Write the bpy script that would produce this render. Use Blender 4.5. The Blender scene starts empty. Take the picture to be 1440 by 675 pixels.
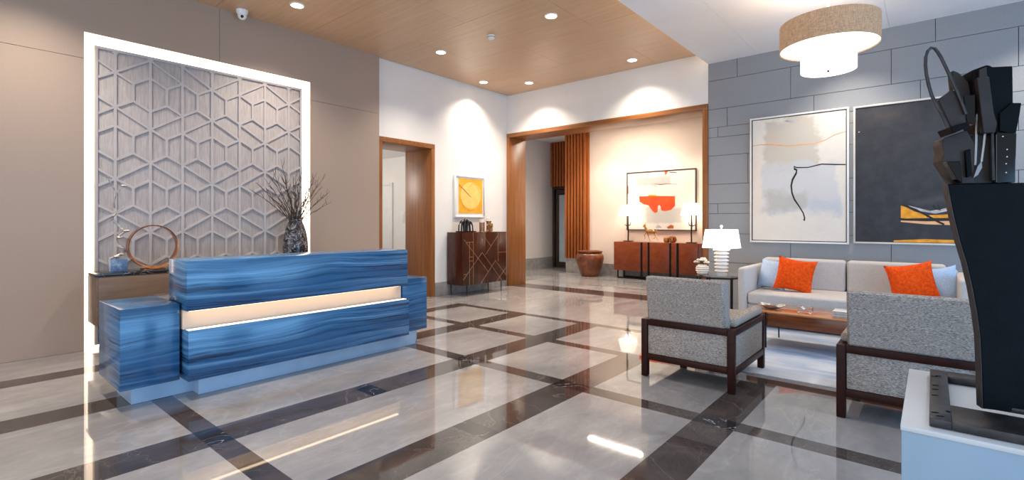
import bpy, bmesh, math, random
from mathutils import Vector, Matrix
R = math.radians
random.seed(7)
scene = bpy.context.scene
COL = scene.collection
WL = {}          # world location of objects made so far

# ------------------------------------------------------------------ materials
def lin(c):
    o = []
    for v in c:
        v /= 255.0
        o.append(v / 12.92 if v <= 0.04045 else ((v + 0.055) / 1.055) ** 2.4)
    return (o[0], o[1], o[2], 1.0)

class NT:
    """small helper around one material's node tree"""
    def __init__(s, name, rough=0.5, metal=0.0, spec=0.5):
        s.m = bpy.data.materials.new(name); s.m.use_nodes = True
        s.t = s.m.node_tree; s.b = s.t.nodes['Principled BSDF']
        s.b.inputs['Roughness'].default_value = rough
        s.b.inputs['Metallic'].default_value = metal
        s.b.inputs['Specular IOR Level'].default_value = spec
        s.tc = None
    def n(s, ty, **kw):
        x = s.t.nodes.new(ty)
        for k, v in kw.items(): setattr(x, k, v)
        return x
    def l(s, a, b): s.t.links.new(a, b)
    def co(s, scale=(1, 1, 1), rot=(0, 0, 0)):
        if s.tc is None: s.tc = s.n('ShaderNodeTexCoord')
        mp = s.n('ShaderNodeMapping'); mp.inputs['Scale'].default_value = scale; mp.inputs['Rotation'].default_value = rot
        s.l(s.tc.outputs['Object'], mp.inputs['Vector']); return mp.outputs['Vector']
    def noise(s, scale, detail=4, rough=0.5, dist=0.0, sc=(1, 1, 1), rot=(0, 0, 0), vec=None):
        x = s.n('ShaderNodeTexNoise'); x.inputs['Scale'].default_value = scale
        x.inputs['Detail'].default_value = detail; x.inputs['Roughness'].default_value = rough
        x.inputs['Distortion'].default_value = dist
        s.l(vec if vec is not None else s.co(sc, rot), x.inputs['Vector']); return x.outputs['Fac']
    def ramp(s, fac, stops):
        x = s.n('ShaderNodeValToRGB'); e = x.color_ramp.elements
        while len(e) < len(stops): e.new(0.5)
        for i, (p, c) in enumerate(stops): e[i].position = p; e[i].color = lin(c) if max(c) > 1 else (c[0], c[1], c[2], 1)
        s.l(fac, x.inputs['Fac']); return x.outputs['Color']
    def math(s, op, a, b=None, clamp=False):
        x = s.n('ShaderNodeMath', operation=op, use_clamp=clamp)
        for i, v in enumerate((a, b)):
            if v is None: continue
            if isinstance(v, (int, float)): x.inputs[i].default_value = v
            else: s.l(v, x.inputs[i])
        return x.outputs[0]
    def mix(s, fac, a, b, blend='MIX'):
        x = s.n('ShaderNodeMix', data_type='RGBA', blend_type=blend)
        for sock, v in ((x.inputs[0], fac), (x.inputs[6], a), (x.inputs[7], b)):
            if isinstance(v, (int, float)): sock.default_value = v
            elif isinstance(v, tuple): sock.default_value = lin(v)
            else: s.l(v, sock)
        return x.outputs[2]
    def base(s, c):
        if isinstance(c, tuple): s.b.inputs['Base Color'].default_value = lin(c)
        else: s.l(c, s.b.inputs['Base Color'])
        return s
    def bump(s, fac, strength=0.2, dist=0.01):
        x = s.n('ShaderNodeBump'); x.inputs['Strength'].default_value = strength; x.inputs['Distance'].default_value = dist
        s.l(fac, x.inputs['Height']); s.l(x.outputs['Normal'], s.b.inputs['Normal']); return s
    def emit(s, col, strength):
        s.b.inputs['Emission Color'].default_value = lin(col); s.b.inputs['Emission Strength'].default_value = strength; return s
    def xz(s, amp=0.0, nscale=3.0, axis='X'):
        """object x and z, perturbed by noise (for painted patches)"""
        if s.tc is None: s.tc = s.n('ShaderNodeTexCoord')
        sp = s.n('ShaderNodeSeparateXYZ'); s.l(s.tc.outputs['Object'], sp.inputs[0])
        x, z = sp.outputs[axis], sp.outputs['Z']
        if amp:
            n1 = s.math('MULTIPLY', s.math('SUBTRACT', s.noise(nscale, 6, 0.65), 0.5), amp * 2)
            n2 = s.math('MULTIPLY', s.math('SUBTRACT', s.noise(nscale * 1.17, 6, 0.65, rot=(1, 2, 3)), 0.5), amp * 2)
            x = s.math('ADD', x, n1); z = s.math('ADD', z, n2)
        return x, z
    def patch(s, x, z, cx, cz, hx, hz, soft):
        a = s.math('SUBTRACT', hx, s.math('ABSOLUTE', s.math('SUBTRACT', x, cx)))
        b = s.math('SUBTRACT', hz, s.math('ABSOLUTE', s.math('SUBTRACT', z, cz)))
        return s.math('DIVIDE', s.math('MINIMUM', a, b), soft, clamp=True)

M = {}
def plain(key, c, rough=0.5, metal=0.0, var=10, scale=6.0, bump=0.0, bscale=60.0, spec=0.5):
    """a near-uniform surface with a little natural variation"""
    t = NT(key, rough, metal, spec)
    lo = tuple(max(0, v - var) for v in c); hi = tuple(min(255, v + var * 0.6) for v in c)
    t.base(t.ramp(t.noise(scale, 5), [(0.3, lo), (0.7, hi)]))
    if bump: t.bump(t.noise(bscale, 3), bump, 0.004)
    M[key] = t.m; return t
def glow(key, c, strength):
    t = NT(key, 0.6); t.base(c); t.emit(c, strength); M[key] = t.m; return t

# floor stones
t = NT('grey_marble', 0.035); 
big = t.ramp(t.noise(0.9, 8, 0.62, 0.8, sc=(1, 0.45, 1)), [(0.30, (122, 120, 121)), (0.5, (152, 149, 148)), (0.70, (180, 176, 174))])
fine = t.math('MULTIPLY', t.math('SUBTRACT', t.noise(6, 9, 0.72, 0.8, sc=(1, 0.45, 1), rot=(0, 0, .35)), 0.32), 2.2, clamp=True)
v = t.math('ABSOLUTE', t.math('SUBTRACT', t.noise(1.3, 7, 0.55, 1.6, sc=(1, 0.4, 1), rot=(0, 0, 0.3)), 0.5))
vein = t.math('SUBTRACT', 1.0, t.math('DIVIDE', v, 0.012), clamp=True)
c = t.mix(t.math('MULTIPLY', fine, 0.55), big, (116, 114, 116))
t.base(t.mix(t.math('MULTIPLY', vein, 0.12), c, (206, 202, 200))); M['grey_marble'] = t.m
t = NT('dark_marble', 0.035)
c = t.ramp(t.noise(3.5, 8, 0.65, 0.6), [(0.3, (56, 50, 49)), (0.7, (84, 76, 73))])
v = t.math('ABSOLUTE', t.math('SUBTRACT', t.noise(1.1, 6, 0.5, 1.4), 0.5))
vein = t.math('SUBTRACT', 1.0, t.math('DIVIDE', v, 0.005), clamp=True)
t.base(t.mix(t.math('MULTIPLY', vein, 0.22), c, (150, 142, 136))); M['dark_marble'] = t.m
t = NT('black_marble', 0.05)
c = t.ramp(t.noise(5, 8, 0.65, 0.6), [(0.3, (24, 24, 28)), (0.7, (52, 50, 52))])
v = t.math('ABSOLUTE', t.math('SUBTRACT', t.noise(3.1, 5, 0.5, 1.0), 0.5))
t.base(t.mix(t.math('SUBTRACT', 1.0, t.math('DIVIDE', v, 0.007), clamp=True), c, (170, 165, 165))); M['black_marble'] = t.m
# walls
plain('white_paint', (238, 234, 229), 0.6, var=3, scale=3)
plain('ceiling_paint', (236, 235, 236), 0.7, var=3, scale=2)
t = NT('taupe_panel', 0.55)
t.base(t.mix(t.noise(160, 2, 0.6), (154, 134, 119), (182, 161, 145))); M['taupe_panel'] = t.m
t = NT('grey_stone', 0.42)
t.base(t.mix(t.noise(2.2, 8, 0.7), t.ramp(t.noise(90, 3), [(0.3, (128, 131, 136)), (0.7, (152, 154, 158))]), (150, 152, 154)))
t.bump(t.noise(120, 4), 0.1, 0.002); M['grey_stone'] = t.m
plain('stone_joint', (70, 68, 70), 0.8)
plain('base_stone', (152, 148, 144), 0.25, var=18, scale=9)
plain('beige_wall', (232, 214, 199), 0.6, var=4, scale=2)
plain('grey_wallpaper', (212, 203, 197), 0.6, var=8, scale=60)
def wood(key, dark, light, rough=0.35, grain=(3, 3, 30), scale=2.0, spec=0.5):
    t = NT(key, rough, 0, spec)
    g = t.noise(scale, 8, 0.6, 0.6, sc=grain)
    t.base(t.ramp(g, [(0.3, dark), (0.7, light)])); M[key] = t.m; return t
wood('ceiling_wood', (196, 158, 122), (212, 176, 140), 0.35, (0.5, 14, 4))
wood('frame_wood_x', (126, 74, 34), (164, 104, 54), 0.35, (0.6, 12, 12))
wood('frame_wood_z', (126, 74, 34), (164, 104, 54), 0.35, (12, 12, 0.6))
wood('slat_wood', (132, 66, 22), (176, 98, 42), 0.4, (14, 14, 0.5))
wood('credenza_wood', (112, 46, 14), (146, 66, 24), 0.3, (3, 3, 6))
wood('walnut', (84, 40, 18), (128, 66, 32), 0.2, (1.2, 10, 16))
wood('walnut_top', (164, 104, 62), (196, 132, 84), 0.1, (1.0, 14, 8))
wood('cabinet_wood', (44, 18, 10), (78, 32, 16), 0.22, (9, 9, 0.9))
wood('console_wood', (104, 84, 68), (128, 104, 86), 0.4, (8, 1, 8))
wood('chair_wood', (38, 13, 8), (56, 22, 14), 0.45, (5, 5, 5), spec=0.2)
# reception stone: horizontal blue streaks
t = NT('blue_quartzite', 0.16)
w = t.noise(1.0, 5, 0.5, 0.0, sc=(0.9, 0.9, 2.0))
vec = t.co((0.26, 0.26, 15))
add = t.n('ShaderNodeVectorMath', operation='ADD'); t.l(vec, add.inputs[0])
cx = t.n('ShaderNodeCombineXYZ'); t.l(t.math('MULTIPLY', w, 2.2), cx.inputs['Z']); t.l(cx.outputs[0], add.inputs[1])
st = t.noise(1.5, 9, 0.62, 0.15, vec=add.outputs[0])
c = t.ramp(st, [(0.27, (16, 32, 52)), (0.38, (34, 72, 108)), (0.49, (52, 100, 144)), (0.60, (82, 130, 170)), (0.74, (166, 194, 214))])
s2 = t.noise(0.9, 6, 0.55, 0.1, vec=add.outputs[0])
blk = t.math('SUBTRACT', 1.0, t.math('DIVIDE', t.math('ABSOLUTE', t.math('SUBTRACT', s2, 0.42)), 0.016), clamp=True)
t.base(t.mix(t.math('MULTIPLY', blk, 0.9), c, (8, 14, 34))); M['blue_quartzite'] = t.m
t = NT('grey_quartzite', 0.14)
st = t.noise(1.5, 9, 0.62, 0.15, vec=t.co((0.8, 0.8, 6)))
t.base(t.ramp(st, [(0.25, (62, 58, 62)), (0.5, (92, 88, 92)), (0.75, (124, 120, 122))])); M['grey_quartzite'] = t.m
plain('toe_steel', (172, 196, 220), 0.3, 0.2, var=6)
t = NT('panel_grey', 0.6)
t.base(t.ramp(t.noise(9, 5, 0.6, 0.2, sc=(1, 8, 0.8)), [(0.3, (162, 152, 150)), (0.7, (188, 179, 175))])); M['panel_grey'] = t.m
plain('lattice_grey', (188, 179, 176), 0.5, var=5)
glow('light_warm_white', (255, 238, 216), 2.6)
glow('desk_glow', (226, 200, 176), 0.0)
glow('led_soft', (255, 236, 212), 1.3)
glow('led_strip', (255, 226, 188), 5.0)
glow('lamp_white', (255, 240, 222), 1.8)
glow('downlight_lens', (255, 246, 232), 14.0)
glow('pendant_white', (255, 246, 234), 1.7)
# metals and small things
plain('black_metal', (22, 21, 22), 0.4, 0.6, var=4)
plain('dark_bronze', (44, 33, 28), 0.5, 0.2, var=12, scale=14, bump=0.3, bscale=40)
plain('black_steel', (9, 10, 13), 0.6, 0.0, var=4, scale=20, bump=0.15, bscale=120, spec=0.12)
plain('gun_steel', (58, 57, 58), 0.4, 0.5, var=14, scale=30, bump=0.2, bscale=90)
plain('pale_steel', (150, 142, 138), 0.35, 0.7, var=10)
plain('brass', (196, 150, 92), 0.28, 0.9, var=16)
plain('inlay_brass', (206, 168, 128), 0.3, 0.7, var=6)
plain('rose_gold', (190, 128, 84), 0.22, 0.95, var=20, scale=9)
plain('silver', (196, 192, 188), 0.25, 0.85, var=20, scale=12)
plain('white_gloss', (236, 233, 230), 0.22, var=3)
plain('candle_wax', (244, 238, 228), 0.5, var=3)
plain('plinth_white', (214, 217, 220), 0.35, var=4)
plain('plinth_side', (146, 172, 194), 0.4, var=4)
plain('twig_bark', (74, 58, 50), 0.7, var=18, scale=30)
plain('cream_coral', (232, 220, 204), 0.6, var=12, scale=20, bump=0.4)
plain('white_plastic', (238, 238, 238), 0.4, var=2)
plain('lens_black', (12, 12, 14), 0.1, var=2)
plain('amber_glass', (150, 104, 66), 0.2, 0.3, var=20, scale=20)
t = NT('blue_stone', 0.35); t.base(t.ramp(t.noise(26, 6, 0.7), [(0.3, (66, 92, 132)), (0.5, (96, 126, 168)), (0.7, (160, 178, 200))])); M['blue_stone'] = t.m
t = NT('vase_marble', 0.15)
v = t.math('ABSOLUTE', t.math('SUBTRACT', t.noise(9, 6, 0.6, 1.5), 0.5))
c = t.ramp(t.noise(8, 6, 0.6, 0.6), [(0.35, (16, 15, 18)), (0.55, (46, 42, 46)), (0.7, (104, 100, 108))])
t.base(t.mix(t.math('SUBTRACT', 1.0, t.math('DIVIDE', v, 0.02), clamp=True), c, (186, 182, 184))); M['vase_marble'] = t.m
t = NT('pot_glaze', 0.3); t.base(t.ramp(t.noise(5, 7, 0.65, 0.5), [(0.3, (72, 36, 20)), (0.5, (118, 62, 36)), (0.72, (160, 100, 64))])); M['pot_glaze'] = t.m
plain('silver_branch', (186, 180, 176), 0.4, 0.6, var=40, scale=40, bump=0.6, bscale=50)
def fabric(key, a, b, scale=220, sc=(1, 1, 1), rough=0.9, bump=0.25):
    t = NT(key, rough, 0, 0.2)
    n1 = t.noise(scale, 2, 0.6, sc=sc)
    t.base(t.ramp(n1, [(0.32, a), (0.68, b)])); t.bump(n1, bump, 0.002); M[key] = t.m
fabric('tweed', (104, 94, 87), (200, 188, 178), 200, (0.4, 0.4, 1.8))
fabric('sofa_fabric', (186, 179, 174), (212, 205, 199), 200)
fabric('orange_velvet', (214, 66, 8), (244, 92, 20), 40)
fabric('blue_linen', (154, 176, 204), (190, 208, 228), 130)
t = NT('linen_shade', 0.9); 
wv = t.noise(10, 3, 0.7, sc=(3, 3, 26)); wh = t.noise(10, 3, 0.7, sc=(20, 20, 2))
lc = t.ramp(t.math('MULTIPLY', t.math('ADD', wv, wh), 0.5), [(0.35, (142, 108, 78)), (0.65, (206, 170, 136))])
t.base(lc); t.l(lc, t.b.inputs['Emission Color']); t.b.inputs['Emission Strength'].default_value = 0.30; M['linen_shade'] = t.m
t = NT('rug_silk', 0.7, 0, 0.3)
a = t.noise(1.4, 7, 0.62, 0.5, sc=(0.5, 2.6, 1))
t.base(t.ramp(a, [(0.28, (84, 130, 190)), (0.42, (158, 176, 202)), (0.56, (200, 204, 212)), (0.75, (220, 222, 226))]))  # own streaks; blue light reflected in the rug is painted into them
t.bump(t.noise(150, 3), 0.3, 0.003); M['rug_silk'] = t.m
t = NT('clear_glass', 0.02); t.b.inputs['Transmission Weight'].default_value = 1.0; t.b.inputs['IOR'].default_value = 1.45; t.base((244, 246, 246)); M['clear_glass'] = t.m
t = NT('smoked_glass', 0.05); t.base(t.ramp(t.noise(2, 2), [(0.2, (120, 122, 124)), (0.8, (136, 138, 140))])); M['smoked_glass'] = t.m
plain('door_glass', (176, 192, 204), 0.15, var=6)
plain('door_dark', (58, 46, 42), 0.4, var=6)
# paintings
t = NT('canvas_pale', 0.75)
x, z = t.xz(0.20, 3.2)
c = t.mix(t.noise(4, 6, 0.6), (240, 232, 220), (232, 222, 208))
c = t.mix(t.math('MULTIPLY', t.patch(x, z, -0.08, 0.45, 0.36, 0.40, 0.05), 0.9), c, (204, 194, 178))
c = t.mix(t.math('MULTIPLY', t.patch(x, z, 0.02, -0.12, 0.50, 0.36, 0.06), 0.85), c, (208, 209, 211))
c = t.mix(t.math('MULTIPLY', t.patch(x, z, -0.15, -0.30, 0.30, 0.16, 0.1), 0.75), c, (186, 183, 175))
c = t.mix(t.math('MULTIPLY', t.patch(x, z, -0.28, 0.55, 0.14, 0.16, 0.2), 0.6), c, (222, 186, 158))
c = t.mix(t.math('MULTIPLY', t.patch(x, z, -0.52, -0.05, 0.10, 0.5, 0.2), 0.5), c, (232, 198, 170))
c = t.mix(t.math('MULTIPLY', t.patch(x, z, 0.33, -0.42, 0.24, 0.14, 0.1), 0.6), c, (190, 197, 208))
t.base(t.mix(t.math('MULTIPLY', t.noise(16, 6, 0.7), 0.25), c, (196, 192, 188))); M['canvas_pale'] = t.m
t = NT('canvas_dark', 0.6)
x, z = t.xz(0.12, 3)
c = t.ramp(t.noise(6, 7, 0.7), [(0.3, (34, 36, 42)), (0.7, (54, 56, 62))])
c = t.mix(t.math('MULTIPLY', t.patch(x, z, -0.25, 0.75, 0.26, 0.16, 0.3), 0.35), c, (110, 92, 82))
c = t.mix(t.math('MULTIPLY', t.patch(x, z, 0.30, -0.36, 0.34, 0.06, 0.1), 0.45), c, (104, 100, 102))
t.base(c); M['canvas_dark'] = t.m
t = NT('canvas_white', 0.7)
x, z = t.xz(0.10, 4)
c = t.mix(t.noise(5, 7, 0.65), (226, 220, 211), (204, 198, 190))
c = t.mix(t.math('MULTIPLY', t.patch(x, z, -0.15, 0.45, 0.42, 0.13, 0.05), 0.7), c, (166, 162, 160))
c = t.mix(t.math('MULTIPLY', t.patch(x, z, 0.08, -0.34, 0.46, 0.20, 0.06), 0.7), c, (170, 168, 164))
c = t.mix(t.math('MULTIPLY', t.patch(x, z, 0.62, 0.02, 0.12, 0.5, 0.12), 0.4), c, (206, 196, 184))
c = t.mix(t.math('MULTIPLY', t.patch(x, z, 0.00, 0.36, 0.2, 0.05, 0.06), 0.5), c, (180, 150, 128))
t.base(c); M['canvas_white'] = t.m
plain('paint_orange', (232, 74, 14), 0.6, var=14, scale=9)
plain('paint_rust', (178, 92, 48), 0.6, var=20, scale=20)
plain('paint_amber', (236, 158, 34), 0.6, var=26, scale=14)
plain('paint_peach', (236, 180, 130), 0.7, var=8, scale=12)
plain('paint_black', (20, 18, 20), 0.5, var=4)
plain('paint_grey', (186, 182, 180), 0.6, var=30, scale=20)
plain('paint_yellow', (240, 176, 42), 0.7, var=12, scale=6)
plain('paint_pale_yellow', (250, 206, 112), 0.7, var=8, scale=10)
plain('frame_white', (240, 237, 232), 0.4, var=3)
plain('frame_silver', (214, 208, 200), 0.35, 0.3, var=6)
plain('frame_dark', (66, 56, 50), 0.4, var=8)

# ------------------------------------------------------------------ mesh building
class MB:
    def __init__(s): s.bm = bmesh.new(); s.mats = []; 
    def mi(s, m):
        if m not in s.mats: s.mats.append(m)
        return s.mats.index(m)
    def _tag(s, old, m):
        i = s.mi(m)
        for f in s.bm.faces:
            if f not in old: f.material_index = i
    def box(s, x0, x1, y0, y1, z0, z1, m, bev=0.0, seg=2):
        mat = Matrix.Translation(((x0+x1)/2, (y0+y1)/2, (z0+z1)/2)) @ Matrix.Diagonal((abs(x1-x0), abs(y1-y0), abs(z1-z0), 1))
        return s.obox(mat, m, bev, seg)
    def obox(s, mat, m, bev=0.0, seg=2):
        b = bmesh.new(); bmesh.ops.create_cube(b, size=1.0)
        bmesh.ops.transform(b, matrix=mat, verts=b.verts)
        if bev: bmesh.ops.bevel(b, geom=list(b.edges), offset=bev, segments=seg, profile=0.5, affect='EDGES')
        s.merge(b, m); return s
    def merge(s, b, m):
        i = s.mi(m); vs = {}
        for v in b.verts: vs[v] = s.bm.verts.new(v.co)
        for f in b.faces:
            try:
                nf = s.bm.faces.new([vs[v] for v in f.verts]); nf.material_index = i
            except ValueError: pass
        b.free()
    def faces(s, verts, faces, m):
        i = s.mi(m); vs = [s.bm.verts.new(v) for v in verts]
        for f in faces:
            try:
                nf = s.bm.faces.new([vs[k] for k in f]); nf.material_index = i
            except ValueError: pass
        return s
    def prism(s, pts, fn0, fn1, m, bev=0.0):
        """closed outline pts (a,b); fn0/fn1 map (a,b) to the two faces"""
        b = bmesh.new(); n = len(pts)
        A = [b.verts.new(fn0(*p)) for p in pts]; B = [b.verts.new(fn1(*p)) for p in pts]
        b.faces.new(A); b.faces.new(B[::-1])
        for k in range(n): b.faces.new((A[k], B[k], B[(k+1) % n], A[(k+1) % n]))
        bmesh.ops.recalc_face_normals(b, faces=b.faces)
        if bev: bmesh.ops.bevel(b, geom=list(b.edges), offset=bev, segments=1, profile=0.5, affect='EDGES')
        s.merge(b, m); return s
    def tube(s, pts, rad, m, n=8, squash=1.0):
        pts = [Vector(p) for p in pts]; k = len(pts)
        if not isinstance(rad, (list, tuple)): rad = [rad] * k
        vs = []; up = Vector((0.13, 0.31, 0.94)).normalized()
        for i, p in enumerate(pts):
            t = (pts[min(i+1, k-1)] - pts[max(i-1, 0)]).normalized()
            a = t.cross(up)
            if a.length < 0.05: a = t.cross(Vector((1, 0, 0)))
            a.normalize(); b = t.cross(a)
            for j in range(n):
                an = 2*math.pi*j/n
                vs.append(p + (a*math.cos(an)*squash + b*math.sin(an))*rad[i])
        fs = []
        for i in range(k-1):
            for j in range(n): fs.append((i*n+j, i*n+(j+1) % n, (i+1)*n+(j+1) % n, (i+1)*n+j))
        fs.append(tuple(range(n))[::-1]); fs.append(tuple(range((k-1)*n, k*n)))
        return s.faces(vs, fs, m)
    def lathe(s, prof, c, m, n=32, sx=1.0, sy=1.0):
        vs = []; fs = []; k = len(prof)
        for r, z in prof:
            for j in range(n):
                a = 2*math.pi*j/n; vs.append((c[0]+r*sx*math.cos(a), c[1]+r*sy*math.sin(a), c[2]+z))
        for i in range(k-1):
            for j in range(n): fs.append((i*n+j, i*n+(j+1) % n, (i+1)*n+(j+1) % n, (i+1)*n+j))
        f0, f1 = prof[0][0] > 1e-4, prof[-1][0] > 1e-4
        if f0 and f1:                      # a ring section: close it on itself
            for j in range(n): fs.append(((k-1)*n+j, (k-1)*n+(j+1) % n, (j+1) % n, j))
        elif f0: fs.append(tuple(range(n))[::-1])
        elif f1: fs.append(tuple(range((k-1)*n, k*n)))
        return s.faces(vs, fs, m)
    def ell(s, c, r, m, n=14, rot=None):
        b = bmesh.new(); bmesh.ops.create_uvsphere(b, u_segments=n, v_segments=max(6, n//2), radius=1.0)
        mt = Matrix.Translation(c) @ (rot.to_4x4() if rot else Matrix.Identity(4)) @ Matrix.Diagonal((r[0], r[1], r[2], 1))
        bmesh.ops.transform(b, matrix=mt, verts=b.verts); s.merge(b, m); return s
    def build(s, name, parent=None, origin=None, ang=35, normals=True):
        bmesh.ops.remove_doubles(s.bm, verts=s.bm.verts, dist=1e-5)
        if normals: bmesh.ops.recalc_face_normals(s.bm, faces=s.bm.faces)
        xs = [v.co for v in s.bm.verts]
        lo = Vector([min(c[i] for c in xs) for i in range(3)]); hi = Vector([max(c[i] for c in xs) for i in range(3)])
        if origin is None:
            origin = (lo+hi)/2
            if parent is None: origin.z = lo.z
        origin = Vector(origin)
        bmesh.ops.translate(s.bm, verts=s.bm.verts, vec=-origin)
        me = bpy.data.meshes.new(name); s.bm.to_mesh(me); s.bm.free()
        for m in s.mats: me.materials.append(M[m])
        me.polygons.foreach_set('use_smooth', [True]*len(me.polygons))
        me.set_sharp_from_angle(angle=R(ang))
        o = bpy.data.objects.new(name, me); COL.objects.link(o)
        WL[o] = origin
        if parent is not None: o.parent = parent; o.location = origin - WL[parent]
        else: o.location = origin
        return o

def tag(o, label, cat, group=None, kind=None):
    o['label'] = label; o['category'] = cat
    if group: o['group'] = group
    if kind: o['kind'] = kind
    return o
def thing(name, loc, label, cat, group=None):
    o = bpy.data.objects.new(name, None); COL.objects.link(o); o.location = loc; o.empty_display_size = 0.1
    WL[o] = Vector(loc); return tag(o, label, cat, group)
def struct(o): o['kind'] = 'structure'; return o
def copy_tree(o, parent=None):
    c = o.copy(); COL.objects.link(c)
    if parent is not None: c.parent = parent
    for ch in [x for x in COL.objects if x.parent == o]: copy_tree(ch, c)
    return c
def B(name, x0, x1, y0, y1, z0, z1, m, parent=None, bev=0.0, seg=2):
    return MB().box(x0, x1, y0, y1, z0, z1, m, bev, seg).build(name, parent)

# ------------------------------------------------------------------ room: levels and planes (metres; camera 1.30 m up at the origin)
XF, XW, YB = -6.54, -6.64, 7.70        # feature wall, white side wall, back wall
ZW, ZS = 3.87, 3.70                    # wooden ceiling, white ceiling
XS = -2.60                             # where the wooden ceiling / opening ends and the stone wall starts
XE, YE = 3.6, -3.0                     # open (glazed) sides

# floor with inlaid dark bands
xb = [(-5.80, -5.55), (-4.64, -4.36), (-3.48, -3.19), (-2.335, -2.04), (-1.205, -0.945), (-0.06, 0.22), (1.1, 1.37), (2.25, 2.52)]
yb = [(-2.25, -2.11), (-1.15, -1.01), (1.07, 1.205), (3.255, 3.41), (4.375, 4.515), (5.425, 5.555)]
caboc = (2.17, 2.31)
xs = sorted({-9.9, XW, XE} | {v for p in xb for v in p})
ys = sorted({YE, 7.74, 8.28, 8.89, 8.94, 9.88, 9.94, 12.2} | {v for p in yb for v in p} | set(caboc))
f = MB()
def inband(v, bands): return next((i for i, (a, b) in enumerate(bands) if a - 1e-6 <= v <= b + 1e-6), None)
for i in range(len(xs)-1):
    for j in range(len(ys)-1):
        cx_, cy_ = (xs[i]+xs[i+1])/2, (ys[j]+ys[j+1])/2
        bx, by = inband(cx_, xb), inband(cy_, yb)
        m = 'grey_marble'
        if cx_ < XW + 0.01 and cy_ < 7.0: pass
        elif cy_ > 7.7:
            if 7.74 < cy_ < 8.28 or 8.89 < cy_ < 8.94 or 9.88 < cy_ < 9.94: m = 'dark_marble'
        elif cy_ < 5.56 and cx_ > -5.81:
            top = 5.56 if (bx is not None and bx <= 2) else 4.52
            vx = bx is not None and cy_ < top
            if bx == 0 and cy_ < -0.5: vx = True
            hy = by is not None and not (by == 5 and cx_ > -2.0) and not (by == 2 and cx_ < -4.64)
            if vx or hy: m = 'dark_marble'
            if vx and (hy or caboc[0] < cy_ < caboc[1]) and bx in (2, 3, 4) and (by in (2, 3) or (by is None and bx in (2, 3))): m = 'black_marble'
        f.faces([(xs[i], ys[j], 0), (xs[i+1], ys[j], 0), (xs[i+1], ys[j+1], 0), (xs[i], ys[j+1], 0)], [(0, 1, 2, 3)], m)
fl = struct(f.build('floor', origin=(0, 0, 0)))

# feature wall (taupe panels) with a recess for the lit decorative panel
NY0, NY1, NZ = 1.05, 3.44, 3.225
w = MB(); g = 0.002
def slab(y0, y1, z0, z1): w.box(XF-0.10, XF, y0+g, y1-g, z0+g, z1-g, 'taupe_panel')
def piece(*p):      # one L-shaped cladding board
    w.prism(p, lambda a, b: (XF, a, b), lambda a, b: (XF-0.10, a, b), 'taupe_panel')
slab(-3.0, -0.6, 0, 2.955); slab(-0.6, NY0+g, 0, 2.955); slab(-3.0, -0.6, 2.955, ZW)
piece((-0.6+g, 2.955+g), (NY0, 2.955+g), (NY0, NZ), (2.30-g, NZ), (2.30-g, ZW), (-0.6+g, ZW))
slab(NY1-g, 4.56, 0, 2.98)
piece((2.30+g, NZ), (NY1, NZ), (NY1, 2.98+g), (4.56-g, 2.98+g), (4.56-g, ZW), (2.30+g, ZW))
w.box(XF-0.16, XF-0.101, -3.0, 4.56, 0, ZW, 'taupe_panel')
struct(w.build('wall_left', origin=(XF, 1, 0)))
# white wall with doorway, then corner with the back wall
w = MB()
DY0, DY1, DZ = 4.60, 5.765, 2.655
w.box(XW-0.12, XW, 4.56, DY0, 0, ZW+0.03, 'white_paint'); w.box(XW-0.12, XW, DY0, DY1, DZ, ZW+0.03, 'white_paint')
w.box(XW-0.12, XW, DY1, YB+0.14, 0, ZW+0.03, 'white_paint')
struct(w.build('wall_left_white', origin=(XW, 5, 0)))
w = MB()
w.box(XW, XS, YB, YB+0.14, 3.09, ZW+0.10, 'white_paint'); w.box(XW-0.7, XW, YB+0.14, YB+0.5, 0, ZW, 'white_paint')
w.box(XW, XS, YB+0.14, YB+0.5, 3.09, 3.6, 'white_paint')
struct(w.build('wall_back', origin=(-4.6, YB, 0)))
# stone wall: courses of slabs with dark joints
w = MB(); XR = XE
w.box(XS+0.002, XR, YB+0.02, YB+0.5, 0, ZW+0.1, 'stone_joint')
zc = [0.0, 0.10, 0.70, 1.128, 1.428, 1.58, 1.868, 2.30, 2.575, 2.725, 3.0, 3.432, 3.72]
jt = {11: [-2.183, 0.03, 1.4], 10: [-1.487, -0.385, 0.719, 1.9], 9: [-2.323, -1.211, -0.107, 1.1], 8: [-2.458, -1.35, -0.2, 1.0], 7: [-1.6, -0.6, 0.719, 1.9],
      6: [-2.037, -0.9, 0.3, 1.5], 5: [-1.4, -0.2, 0.719, 2.0], 4: [-2.458, -1.3, 0.1, 1.2], 3: [-1.6, -0.385, 0.9, 2.0], 2: [-1.487, -0.385, 0.719, 1.9], 1: [-2.043, -0.9, 0.2, 1.3], 0: [0.2]}
for k in range(len(zc)-1):
    e = [XS] + jt[k] + [XR]
    for a, b in zip(e[:-1], e[1:]):
        if b > a: w.box(a+0.003, b-0.003, YB, YB+0.05, zc[k]+0.003, zc[k+1]-0.003, 'grey_stone')
struct(w.build('wall_right', origin=(0, YB, 0)))
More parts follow.
